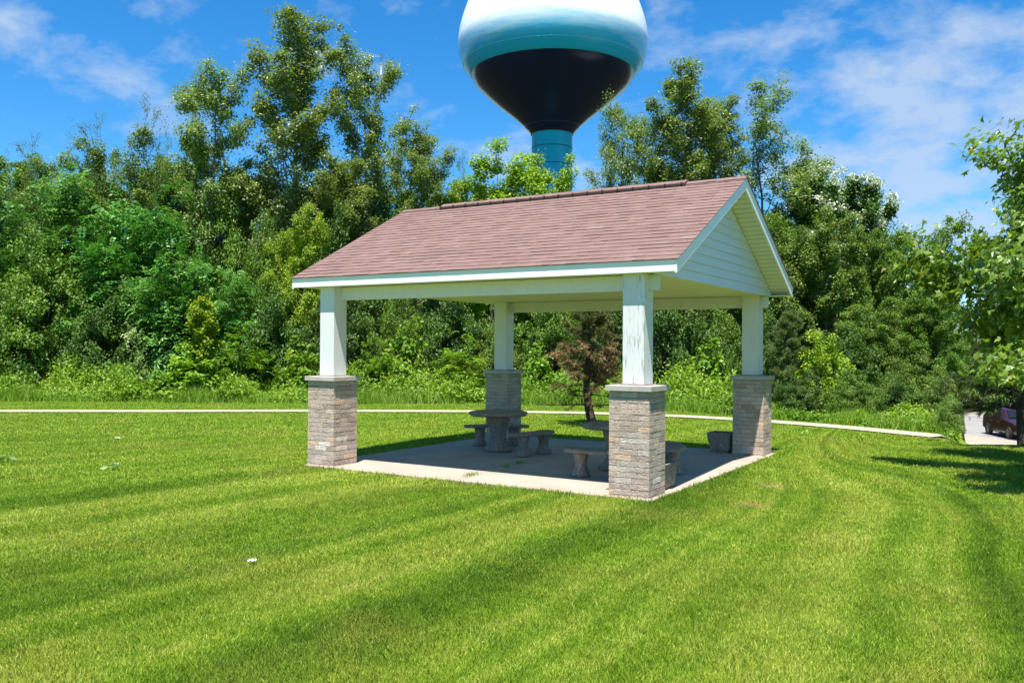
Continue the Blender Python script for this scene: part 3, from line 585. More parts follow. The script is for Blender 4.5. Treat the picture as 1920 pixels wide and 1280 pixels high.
# ---------------------------------------------------------------- weeds band (stuff)
def weeds():
    rng = np.random.default_rng(23); parts = []
    pxs = []; 
    def band(n, px0, px1, Fa, Fb, ha, hb, ln, leafs, sz):
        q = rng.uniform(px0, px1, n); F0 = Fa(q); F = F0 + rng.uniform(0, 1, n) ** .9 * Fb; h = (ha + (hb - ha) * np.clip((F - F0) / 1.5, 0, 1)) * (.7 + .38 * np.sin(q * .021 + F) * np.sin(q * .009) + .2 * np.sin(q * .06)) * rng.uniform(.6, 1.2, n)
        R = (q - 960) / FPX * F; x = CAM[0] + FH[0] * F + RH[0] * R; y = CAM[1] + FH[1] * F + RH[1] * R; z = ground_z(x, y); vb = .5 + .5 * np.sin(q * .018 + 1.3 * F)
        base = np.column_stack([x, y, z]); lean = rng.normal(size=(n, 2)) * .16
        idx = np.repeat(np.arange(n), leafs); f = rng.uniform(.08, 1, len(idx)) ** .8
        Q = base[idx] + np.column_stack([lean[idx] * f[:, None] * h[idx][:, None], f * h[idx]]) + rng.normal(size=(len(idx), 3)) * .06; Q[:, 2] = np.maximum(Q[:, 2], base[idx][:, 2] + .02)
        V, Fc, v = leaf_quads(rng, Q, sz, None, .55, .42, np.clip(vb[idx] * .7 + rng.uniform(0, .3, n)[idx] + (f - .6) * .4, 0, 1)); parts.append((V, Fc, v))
    Fl = lambda q: np.interp(q, [-150, 0, 600, 900, 1150, 1300, 1400, 1500, 1600, 1700, 1790], [27.6, 27.6, 27.3, 27.6, 26.8, 24.6, 22.9, 21.6, 20.6, 19.4, 18.4])
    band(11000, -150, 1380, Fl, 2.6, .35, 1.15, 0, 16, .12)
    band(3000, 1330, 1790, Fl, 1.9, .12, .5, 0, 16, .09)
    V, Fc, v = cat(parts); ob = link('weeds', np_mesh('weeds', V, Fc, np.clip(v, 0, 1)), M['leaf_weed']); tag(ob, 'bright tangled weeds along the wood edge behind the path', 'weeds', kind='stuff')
    # feathery tall grass in front of it
    n = 30000; q = rng.uniform(-150, 1790, n); q = q[(.5 + .5 * np.sin(q * .045 + 2 * np.sin(q * .012)) + .25 > rng.uniform(0, 1, n)) & ((q < 1350) | (rng.uniform(0, 1, n) < .5))]; n = len(q); F = Fl(q) - .35 + rng.uniform(0, 1.1, n); R = (q - 960) / FPX * F; x = CAM[0] + FH[0] * F + RH[0] * R; y = CAM[1] + FH[1] * F + RH[1] * R
    hh = -.10 * (q > 1380) + .32 + .24 * np.sin(q * .03) * np.sin(q * .011 + 1) + .25 * np.exp(-((q - 790) / 45) ** 2) + .25 * np.exp(-((q - 1620) / 50) ** 2)
    V, Fc = blades(rng, np.column_stack([x, y, ground_z(x, y)]), hh, .008, .6); t_ = rng.uniform(.2, 1, n) + .25 * np.exp(-((q - 790) / 50) ** 2)
    ob = link('tall_grass', np_mesh('tall_grass', V, Fc, np.clip(t_, 0, 1)), M['leaf_weed']); tag(ob, 'unmown feathery grass at the front of the weeds', 'grass', kind='stuff')
weeds()

# ---------------------------------------------------------------- shelter
S0 = empty('picnic_shelter', (0, 0, 0), 'open picnic shelter with red shingle gable roof on white posts and brick pillars', 'shelter')
Lx, Wy, PW, HC = 5.4707, 5.3679, .5181, 1.3168; he, fh, hr = 2.6496, .1458, 4.18; ox = .335; pw = .278
t = NT('brick'); a = t.attr(); p = t.pos(); n1 = t.noise(p, 9, 5, .65, .6); n2 = t.noise(t.pos(False, (1, 1, 2.2)), 26, 5, .65, 1.0)
col = t.ramp(a, [(0, (.43, .335, .27)), (.2, (.51, .405, .33)), (.4, (.58, .46, .37)), (.55, (.68, .48, .335)), (.7, (.53, .44, .37)), (.85, (.64, .54, .455)), (1, (.76, .68, .60))], 'CONSTANT')
col = t.mix(1, col, t.ramp(n1, [(.25, (.72, .70, .68)), (.5, (1, 1, 1)), (.8, (1.16, 1.14, 1.1))]), 'MULTIPLY')
brick_mat = t.done(t.bsdf(col, .9, .2, bump=t.math('ADD', n2, t.math('MULTIPLY', n1, .8)), dist=.03, strength=1.0))
mortar = simple('mortar', (.24, .20, .165), .95, .1, scale=30)
t = NT('cap_stone'); nz = t.noise(t.pos(), 5, 6, .65); cap_mat = t.done(t.bsdf(t.ramp(nz, [(.3, (.36, .33, .29)), (.7, (.50, .465, .41))]), .9, .2, bump=nz, dist=.006))
t = NT('white_paint'); p = t.pos(); st = t.noise(t.pos(False, (1, 1, .12)), 34, 5, .7); bl = t.noise(t.pos(False, (1, 1, .5)), 4.5, 5, .65); oi = t.n('Attribute', attribute_name='v').outputs['Fac']
worn = t.math('MULTIPLY', t.sub(st, .50, .62), t.sub(t.math('ADD', bl, t.math('MULTIPLY', oi, .22)), .62, .74), clamp=True)
white_mat = t.done(t.bsdf(t.mix(t.math('MULTIPLY', worn, .75), t.ramp(bl, [(.3, (.64, .645, .625)), (.7, (.71, .71, .69))]), (.30, .29, .27)), .6, .35, bump=st, dist=.003))
cream_mat = simple('cream_panel', (.70, .685, .585), .55, .35, var=.03, scale=2)
groove_mat = simple('groove_shadow', (.16, .15, .10), .8, .1, var=.02)
trim_mat = simple('white_trim', (.80, .81, .80), .4, .4, var=.02, scale=2)
siding_mat = simple('pale_siding', (.72, .735, .76), .5, .35, var=.02, scale=2)
rng = np.random.default_rng(77)
def pillar(x0, y0, wear):
    core = MB(); core.box(x0 + .012, x0 + PW - .012, y0 + .012, y0 + PW - .012, -.06, HC - .066)
    par = core.build('brick_pillar', mortar, S0); mb = MB(); ch = .0680
    for r in range(19):
        z0 = -.045 + r * ch; z1 = min(z0 + ch - .0052, HC - .0665)
        if z1 - z0 < .01: continue
        for side in range(4):
            segs = [.068, .225, .225] if (r + side) % 2 else [.145, .225, .148]
            if r % 3 == 2: segs = segs[::-1]
            s = 0
            for i, w in enumerate(segs):
                w = min(w, PW - s); j = rng.uniform(0, .0035); a0, a1 = s + .001, s + w - .0022; s += w; dp = .05
                o = -j
                k = rng.choice([.05, .25, .45, .6, .75, .9, 1.0], p=[.12, .24, .24, .07, .2, .11, .02]); 
                if a1 - a0 < .075: k = rng.choice([.45, .6, .25])
                if side == 0: q = (x0 + a0, x0 + a1, y0 + j, y0 + dp)
                elif side == 2: q = (x0 + a0, x0 + a1, y0 + PW - dp, y0 + PW - j)
                elif side == 1: q = (x0 + PW - dp, x0 + PW - j, y0 + max(a0, .0105), y0 + min(a1, PW - .0105))
                else: q = (x0 + j, x0 + dp, y0 + max(a0, .0105), y0 + min(a1, PW - .0105))
                if side in (1, 3) and False: pass
                mb.box(*q, z0, z1, k)
    mb.build('brick_facing', brick_mat, par, bevel=.003, seg=1)
    c = MB(); c.box(x0 - .036, x0 + PW + .036, y0 - .036, y0 + PW + .036, HC - .066, HC); c.build('cap_stone', cap_mat, par, bevel=.005)
    cx, cy = x0 + PW / 2, y0 + PW / 2; h = pw / 2
    m = MB(); m.box(cx - h, cx + h, cy - h, cy + h, HC + .012, he + .01, wear); m_ = m.build('post', white_mat, S0, bevel=.006)
    m = MB(); m.box(cx - h - .022, cx + h + .022, cy - h - .022, cy + h + .022, HC - .001, HC + .016); m.build('base_plate', simple('rusty_plate', (.30, .26, .23), .8, .3), m_)
    # little trim boards where the beam passes the post
    return cx, cy
pil = [(0, 0, .1), (Lx - PW, 0, 1.0), (Lx - PW, Wy - PW, .35), (0, Wy - PW, .1)]
cs = [pillar(*q) for q in pil]
for cy in (PW / 2, Wy - PW / 2):
    m = MB(); m.box(PW / 2 - pw / 2 - .10, Lx - PW / 2 + pw / 2 + .10, cy + .01, cy + pw / 2 - .02, he - .19, he - .002, 0); m.build('beam', white_mat, S0, bevel=.004)
# roof geometry
HW = Wy / 2; yo = .0075; slope = (hr - he - fh) / (HW + yo); ang = math.atan(slope)
X0, X1 = -ox, Lx + ox; Y0, Y1 = -yo, Wy + yo
t = NT('shingles'); a = t.attr(); p = t.pos(); n1 = t.noise(p, 2.2, 5, .6); n2 = t.noise(p, 90, 3, .7)
col = t.ramp(a, [(0, (.085, .048, .042)), (.25, (.178, .112, .098)), (.6, (.205, .130, .114)), (.85, (.230, .150, .134)), (1, (.225, .165, .15))])
col = t.mix(1, col, t.ramp(n2, [(.3, (.80, .80, .80)), (.7, (1.15, 1.15, 1.15))]), 'MULTIPLY'); col = t.mix(1, col, t.ramp(n1, [(.3, (.92, .9, .9)), (.7, (1.06, 1.05, 1.05))]), 'MULTIPLY')
shingle_mat = t.done(t.bsdf(col, .9, .2, bump=n2, dist=.002))
roofn = None
sl = math.hypot(HW + yo, hr - he - fh); mb = MB()
for side in (0, 1):
    A = ang if side == 0 else -ang; sg = 1 if side == 0 else -1; yb = Y0 if side == 0 else Y1
    # local: x along ridge, v up slope, w normal
    M4 = Matrix(((1, 0, 0, 0), (0, sg * math.cos(ang), -sg * math.sin(ang), yb), (0, math.sin(ang), math.cos(ang), he + fh), (0, 0, 0, 1)))
    mb.box(X0 + .01, X1 - .01, .0, sl, -.03, -.001, .4, M4)
    ex = .127; nr = int(sl / ex) + 1
    for r in range(nr):
        v0 = -.021 + r * ex; v1 = min(v0 + ex + .003, sl); x = X0 - .02; k0 = .008
        while x < X1 + .02:
            w = rng.uniform(.10, .26); xe = min(x + w, X1 + .02); up = rng.uniform() < .42
            if X1 + .02 - xe < .05: xe = X1 + .02
            tck = .013 if up else .009; val = rng.uniform(.35, .72) + (rng.uniform() < .03) * .3; val = min(val, 1)
            vs = []
            for (vv, th) in ((v0, tck), (v1, .003)):
                for xx in (x + .0007, xe - .0007): vs += [(xx, vv, -.0005), (xx, vv, th)]
            vs = [tuple(M4 @ Vector(q)) for q in vs]
            fs = [(1, 3, 7, 5), (0, 2, 3, 1), (0, 1, 5, 4), (2, 6, 7, 3), (4, 5, 7, 6), (0, 4, 6, 2)]
            mb.add(vs, [fs[0]], val); mb.add(vs, [fs[2]], 0 if up else val * .6); mb.add(vs, fs[1:2] + fs[3:], val)
            x = xe
roof = mb.build('shingle_roof', shingle_mat, S0)
# ridge cap and ridge vent
mb = MB()
def ridge(mb, xa, xb, wid, lift, th, col=.5):
    c, s = math.cos(ang), math.sin(ang)
    for sg in (-1, 1):
        P4 = [(0, lift), (sg * wid * c, lift - wid * s)]
        vs = []
        for x in (xa, xb):
            for (yy, zz) in P4: vs += [(x, HW + yy, hr + zz), (x, HW + yy, hr + zz - th)]
        f = [(0, 2, 6, 4), (1, 5, 7, 3), (0, 1, 3, 2), (4, 6, 7, 5), (2, 3, 7, 6), (0, 4, 5, 1)]
        if sg < 0: f = [q[::-1] for q in f]
        mb.add(vs, f, col)
x = X0 - .01
while x < X1: ridge(mb, x, min(x + .135, X1 + .015), .10, .026 + rng.uniform(0, .004), .012, rng.uniform(.3, .8)); x += .13
mb.build('ridge_cap', shingle_mat, roof)
mb = MB(); ridge(mb, .52, 4.95, .135, .050, .030); 
for i in range(18): 
    xx = .55 + i * .255
    for sg in (-1, 1): mb.box(xx, xx + .02, HW + sg * .128 - .012, HW + sg * .128 + .012, hr - .03, hr + .004)
vent = mb.build('ridge_vent', simple('vent_dark', (.05, .035, .03), .8, .2), roof)
mb = MB(); x = .52
while x < 4.93: ridge(mb, x, min(x + .135, 4.96),   .125, .057 + rng.uniform(0, .003), .008, rng.uniform(.2, .7)); x += .13
mb.build('vent_cap', shingle_mat, vent)
# fascia
for yy, sg in ((Y0, 1), (Y1, -1)):
    m = MB(); ya, yb = sorted((yy, yy + sg * .025)); m.box(X0 + .0255, X1 - .0255, ya + .001, yb, he, he + fh - .006)
    ya, yb = sorted((yy - sg * .006, yy)); m.box(X0 - .004, X1 + .004, ya, yb - .0006, he + fh - .045, he + fh - .009); m.build('eave_fascia', trim_mat, S0, bevel=.003)
def sloped(mb, xa, xb, d0, d1, M_=None, ya=None, yb=None):
    """slab under the roof plane, d0..d1 below the roof plane (vertical), both slopes, mitred at the ridge"""
    for sg, yc in ((1, Y0 if ya is None else ya), (-1, Y1 if ya is None else Wy - ya)):
        z0 = he + fh + slope * (abs(yc - (Y0 if sg > 0 else Y1)))
        vs = []
        for x in (xa, xb): vs += [(x, yc, z0 - d0), (x, yc, z0 - d1), (x, HW, hr - d0), (x, HW, hr - d1)]
        f = [(0, 4, 6, 2), (1, 3, 7, 5), (0, 2, 3, 1), (4, 5, 7, 6), (0, 1, 5, 4), (2, 6, 7, 3)]
        if sg < 0: f = [q[::-1] for q in f]
        mb.add(vs, f)
for xa, xb, xc in ((X1 - .025, X1, X1 + .008), (X0, X0 + .025, X0 - .008)):
    m = MB(); sloped(m, xa, xb, .006, .163); m.build('rake_fascia', trim_mat, S0)
    m = MB(); sloped(m, *( (xb, xc) if xc > xb else (xc, xa)), .004, .055); m.build('drip_edge', trim_mat, S0)
# soffits under the rake, in narrow boards; gable walls in clapboards; ceiling boards
xg = 5.48; xg0 = -.01
for xa, xb in ((xg, X1 - .026), (X0 + .026, xg0)):
    m = MB(); n = 26; D0, D1 = .1497, .153
    for sg in (1, -1):
        for i in range(n):
            ya = Y0 + .03 + (HW - Y0 - .03) * i / n; yb = Y0 + .03 + (HW - Y0 - .03) * (i + 1) / n - .012; vs = []
            for x in (xa, xb):
                for yy in (ya, yb):
                    zr = he + fh + slope * (yy - Y0); y2 = yy if sg > 0 else Wy - yy; vs += [(x, y2, zr - D0), (x, y2, zr - D1)]
            f = [(0, 4, 6, 2), (1, 3, 7, 5), (0, 2, 3, 1), (4, 5, 7, 6), (0, 1, 5, 4), (2, 6, 7, 3)]
            m.add(vs, f if sg > 0 else [q[::-1] for q in f])
    rs = m.build('rake_soffit', cream_mat, S0); m = MB(); sloped(m, xa + .001, xb - .001, .13, .1495, ya=Y0 + .03); m.build('soffit_backing', groove_mat, rs)
def gable(xw, sgn):
    m = MB(); c = .127; top = hr - .165; r = 0
    slf = lambda z: max(0., (z - (he + fh - .163)) / slope + Y0)      # y where the soffit is at height z
    z = he - .005
    while z < top - .02:
        z1 = min(z + c, top); ya, yb = max(.02, slf(z + .02)), max(.02, slf(z1)); cuts = {1: [3.4], 3: [1.7], 5: [2.9], 0: [4.1]}.get(r, [])
        edges = [None] + cuts + [None]
        for i in range(len(edges) - 1):
            l0 = ya if edges[i] is None else edges[i] + .003; l1 = yb if edges[i] is None else edges[i] + .003
            r0 = Wy - ya if edges[i + 1] is None else edges[i + 1]; r1 = Wy - yb if edges[i + 1] is None else edges[i + 1]
            if r1 < l1: r1 = l1 = HW
            xo = xw + sgn * .0; xp = xw + sgn * .016; xi = xw + sgn * .002; xb_ = xw - sgn * .01
            vs = [(xp, l0, z), (xp, r0, z), (xi, r1, z1 - .002), (xi, l1, z1 - .002), (xb_, l0, z), (xb_, r0, z), (xb_, r1, z1 - .002), (xb_, l1, z1 - .002)]
            f = [(0, 1, 2, 3), (4, 7, 6, 5), (0, 4, 5, 1), (3, 2, 6, 7), (0, 3, 7, 4), (1, 5, 6, 2)]
            m.add(vs, f if sgn > 0 else [q[::-1] for q in f])
        z = z1; r += 1
    return m.build('gable_wall', siding_mat, S0)
gable(xg, 1); gable(xg0, -1)
m = MB(); yy = Y0 + .027
while yy < Y1 - .03: m.box(X0 + .027, X1 - .027 if False else xg, yy, min(yy + .143, Y1 - .027), he + .009, he + .0122); yy += .152
ce = m.build('ceiling', cream_mat, S0); m = MB(); m.box(X0 + .03, xg - .002, Y0 + .03, Y1 - .03, he + .0125, he + .02); m.build('ceiling_backing', groove_mat, ce)
for ya, yb in ((Y0 + .026, .20), (Wy - .20, Y1 - .026)):   # closed ends of the eave boxes
    m = MB(); m.box(xg, X1 - .026, ya, yb, he + .003, he + .012); m.build('eave_soffit', cream_mat, S0)

# ---------------------------------------------------------------- aggregate concrete tables, benches, planters
t = NT('aggregate'); p = t.pos(True); vo = t.n('TexVoronoi'); t.set(vo.inputs['Vector'], p); vo.inputs['Scale'].default_value = 95; n1 = t.noise(p, 5, 4)
sp = t.n('SeparateColor'); t.set(sp.inputs[0], vo.outputs['Color'])
col = t.ramp(sp.outputs[0], [(0, (.16, .12, .09)), (.25, (.25, .19, .145)), (.5, (.31, .25, .20)), (.7, (.21, .185, .16)), (.85, (.38, .32, .26)), (.95, (.46, .41, .35))], 'CONSTANT')
agg = t.done(t.bsdf(t.mix(1, col, t.ramp(n1, [(.3, (.8, .8, .8)), (.7, (1.15, 1.15, 1.15))]), 'MULTIPLY'), .75, .3, bump=t.math('SUBTRACT', 1, vo.outputs['Distance']), dist=.006))
def table(px, F, label):
    x, y, _ = at(px, F); o = empty('round_table', (x, y, 0), label, 'table', 'round aggregate tables')
    m = MB(); m.lathe([(.47, .605), (.50, .625), (.505, .648), (.495, .668), (.46, .675)], 40); m.build('tabletop', agg, o)
    m = MB(); m.lathe([(.24, .002), (.25, .03), (.245, .065), (.19, .10), (.15, .17), (.135, .27), (.145, .37), (.175, .47), (.20, .56), (.205, .604)], 12, sx=1, sy=1); m.build('pedestal', agg, o)
def bench(px, F, deg, label, half=36, rad=.84):
    """curved bench round the table at px,F; deg = direction from table centre, in the shelter's frame"""
    x, y, _ = at(px, F); a0 = math.radians(deg); bx, by = x + math.cos(a0) * rad, y + math.sin(a0) * rad
    o = empty('curved_bench', (bx, by, 0), label, 'bench', 'curved aggregate benches', a0); m = MB(); n = 22; h = math.radians(half); wd = .145; prof = [(-1, .335), (-1.04, .355), (-.98, .378), (.98, .378), (1.04, .355), (1, .335)]; rows = []
    for i in range(n + 1):
        s = -1 + 2 * i / n; a = h * s; k = math.sqrt(max(.02, 1 - max(0, (abs(s) - .72) / .28) ** 2))
        rows.append([(math.cos(a) * (rad + wd * k * q) - rad, math.sin(a) * (rad + wd * k * q), z) for q, z in prof])
    vs = [p for r in rows for p in r]; np_ = len(prof); fs = [tuple(range(np_))[::-1], tuple(range(n * np_, n * np_ + np_))]
    for i in range(n):
        for j in range(np_): fs.append((i * np_ + j, (i + 1) * np_ + j, (i + 1) * np_ + (j + 1) % np_, i * np_ + (j + 1) % np_))
    m.add(vs, fs); m.build('seat', agg, o)
    for sg in (-1, 1):
        a = sg * h * .5; m = MB(); m.lathe([(.135, .002), (.135, .03), (.115, .07), (.085, .13), (.08, .2), (.095, .27), (.115, .334)], 10, rad * math.cos(a) - rad, rad * math.sin(a)); m.build('leg', agg, o)
fa = math.degrees(math.atan2(FH[1], FH[0])); ra = math.degrees(math.atan2(RH[1], RH[0]))
def dirdeg(f, r): v = FH * f + RH * r; return math.degrees(math.atan2(v[1], v[0]))
table(935, 14.75, 'round speckled stone table in front of the back left pillar')
bench(935, 14.75, dirdeg(1, -.05), 'curved stone bench behind the table at the back left pillar', 42)
bench(935, 14.75, dirdeg(-.62, .68), 'curved stone bench on the near right side of the back left table')
table(1156, 12.5, 'round speckled stone table mostly hidden by the front right pillar')
bench(1156, 12.5, dirdeg(-.86, -.36), 'curved stone bench left of the front right pillar, nearest the lawn', 38)
bench(1156, 12.5, dirdeg(-.1, 1), 'curved stone bench peeking out right of the front right pillar', 38)
def planter(x, y, w, d, h, label, rz=0):
    o = empty('planter_box', (x, y, 0), label, 'planter', 'aggregate planter boxes', rz); m = MB()
    def ring(k, z, q=1): return [(-w / 2 * k * q, -d / 2 * k * q, z), (w / 2 * k * q, -d / 2 * k * q, z), (w / 2 * k * q, d / 2 * k * q, z), (-w / 2 * k * q, d / 2 * k * q, z)]
    vs = ring(.80, .035) + ring(1, h) + ring(.86, h) + ring(.80, h - .06); fs = [(3, 2, 1, 0)]
    for r in range(3):
        for i in range(4): fs.append((r * 4 + i, r * 4 + (i + 1) % 4, (r + 1) * 4 + (i + 1) % 4, (r + 1) * 4 + i))
    m.add(vs, fs); m.build('box', agg, o, bevel=.01)
    m = MB(); m.add(ring(.81, h - .055), [(0, 1, 2, 3)]); m.build('soil', M['bark_dark'], o)
    m = MB(); m.box(-w * .33, w * .33, -d * .33, d * .33, 0.001, .034); m.build('foot', agg, o)
planter(4.69, 5.13, .42, .42, .335, 'tapered speckled planter box against the back right pillar')
planter(5.24, .80, .50, .40, .335, 'tapered speckled planter box behind the front right pillar', PI / 2)

# ---------------------------------------------------------------- water tower
def tower():
    F = 91.; k = F / FPX; x, y, _ = at(1033, F); o = empty('water_tower', (x, y, 0), 'teal and white water tower with a dark navy bowl underneath', 'water tower')
    Z = lambda v: 1.75 + (653 - v) * k
    prof = [(153, 142), (159, 136), (168, 124), (174, 108), (177, 90), (177, 76), (174, 55), (167, 30), (156, 2), (138, -30), (112, -60), (78, -82), (40, -94), (0.5, -98)]
    # smooth profile
    P = np.array(prof, float); tt = np.arange(len(P)); ts = np.linspace(0, len(P) - 1, 90)
    def cr(a):
        out = []
        for u in ts:
            i = int(min(u, len(a) - 2)); f = u - i; p0, p1, p2, p3 = a[max(i - 1, 0)], a[i], a[i + 1], a[min(i + 2, len(a) - 1)]
            out.append(.5 * (2 * p1 + (p2 - p0) * f + (2 * p0 - 5 * p1 + 4 * p2 - p3) * f * f + (3 * p1 - p0 - 3 * p2 + p3) * f ** 3))
        return out
    pr = [(max(a, .3) * k, Z(b)) for a, b in zip(cr(P[:, 0]), cr(P[:, 1]))]
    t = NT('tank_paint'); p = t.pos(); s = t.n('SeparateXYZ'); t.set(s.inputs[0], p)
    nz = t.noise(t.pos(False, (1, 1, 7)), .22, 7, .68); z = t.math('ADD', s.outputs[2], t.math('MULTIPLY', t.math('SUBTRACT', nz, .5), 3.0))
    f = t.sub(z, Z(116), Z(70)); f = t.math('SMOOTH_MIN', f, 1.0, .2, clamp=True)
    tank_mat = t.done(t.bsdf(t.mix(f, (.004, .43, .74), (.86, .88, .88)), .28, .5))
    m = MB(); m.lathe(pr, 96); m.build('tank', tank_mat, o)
    m = MB(); q = [(40, 252), (43, 247), (50, 238.5), (67, 222.5), (96, 200), (118, 181.5), (138, 164), (148, 152.5), (153, 141.5)]; m.lathe([(a * k, Z(b)) for a, b in q], 96, cap=False)
    m.build('bowl', simple('navy_paint', (.004, .013, .042), .22, .42, var=.1, scale=.5), o)
    teal = simple('teal_paint', (.004, .43, .72), .35, .3, var=.05, scale=.4)
    m = MB(); m.lathe([(5.6, -.5), (5.0, 1.0), (3.6, 4), (2.7, 8), (38.2 * k, 12), (38.2 * k, Z(252)), (39.5 * k, Z(251)), (39.8 * k, Z(246))], 64); st = m.build('stem', teal, o)
    for v in (278, 311): m = MB(); m.lathe([(38.3 * k, Z(v) - .05), (38.9 * k, Z(v) - .03), (38.9 * k, Z(v) + .03), (38.3 * k, Z(v) + .05)], 64); m.build('weld_band', simple('band', (.0, .13, .2), .5), st)
    m = MB(); m.lathe([(50 * k, Z(238.9)), (50.9 * k, Z(238.4)), (51.3 * k, Z(237.6)), (51 * k, Z(237.2))], 64, cap=False); m.build('collar_seam', simple('seam_navy', (.01, .02, .05), .3), o)
    m = MB(); m.lathe([(167.2 * k, Z(125.4)), (167.9 * k, Z(125.3)), (168.2 * k, Z(124.8)), (167.6 * k, Z(124.6))], 96, cap=False); m.build('weld_glint', simple('glint_pale', (.25, .6, .7), .25), o)  # weld seam coloured pale to stand for the glint along it
    # handrail and hatch on the crown of the tank
    m = MB(); n = 20; R = 45 * k; zt = Z(-92)
    for i in range(n): a = 2 * PI * i / n; m.tube([(R * math.cos(a), R * math.sin(a), zt - .2), (R * math.cos(a), R * math.sin(a), zt + 1.1)], [.03, .03], 5)
    for h in (.55, 1.1): m.tube([(R * math.cos(2 * PI * i / 40), R * math.sin(2 * PI * i / 40), zt + h) for i in range(41)], [.03] * 41, 5)
    m.build('handrail', trim_mat, o)
tower()
# lattice mast behind the poplars
mast_mat = simple('galvanised', (.42, .48, .52), .5, .3)
def mast():
    F = 72.; k = F / FPX; x, y, _ = at(667, F); o = empty('lattice_mast', (x, y, 0), 'thin white lattice mast with a top boom behind the leaning poplar', 'mast', None, math.atan2(RH[1], RH[0]))
    Zf = lambda v: 1.75 + (653 - v) * k; zt = Zf(96); m = MB(); w = .28; n = 34
    for cx, cy in ((-w, -w), (w, -w), (0, w)): m.tube([(cx, cy, 0), (cx * .7, cy * .7, zt)], [.03, .025], 5)
    c3 = [(-w, -w), (w, -w), (0, w)]
    for i in range(n):
        za, zb = zt * i / n, zt * (i + 1) / n
        for j in range(3): a, b = c3[j], c3[(j + 1) % 3]; s1 = 1 - .3 * i / n; m.tube([(a[0] * s1, a[1] * s1, za), (b[0] * s1, b[1] * s1, zb)], [.012, .012], 4)
    m.build('mast', mast_mat, o)
    m = MB(); xa, xb = (650 - 667) * k, (712 - 667) * k; za, zb = Zf(92), Zf(106)
    m.tube([(xa, 0, za), (xb, 0, zb)], [.02, .014], 5); m.tube([(xa, 0, za - .35), (xb, 0, zb - .1)], [.013, .01], 5)
    for i in range(14): f = i / 14; g = (i + .5) / 14; m.tube([(xa + (xb - xa) * f, 0, za + (zb - za) * f), (xa + (xb - xa) * g, 0, za - .35 + (zb - .1 - za + .35) * g)], [.015, .015], 4)
    m.build('boom', mast_mat, o)
    m = MB(); xd = (710 - 667) * k; m.tube([(xd, 0, Zf(101)), (xd, 0, Zf(142))], [.04, .03], 6); m.tube([(xd + .12, 0, Zf(101)), (xd + .06, 0, Zf(142))], [.03, .03], 5); m.build('hanging_pole', mast_mat, o)
mast()

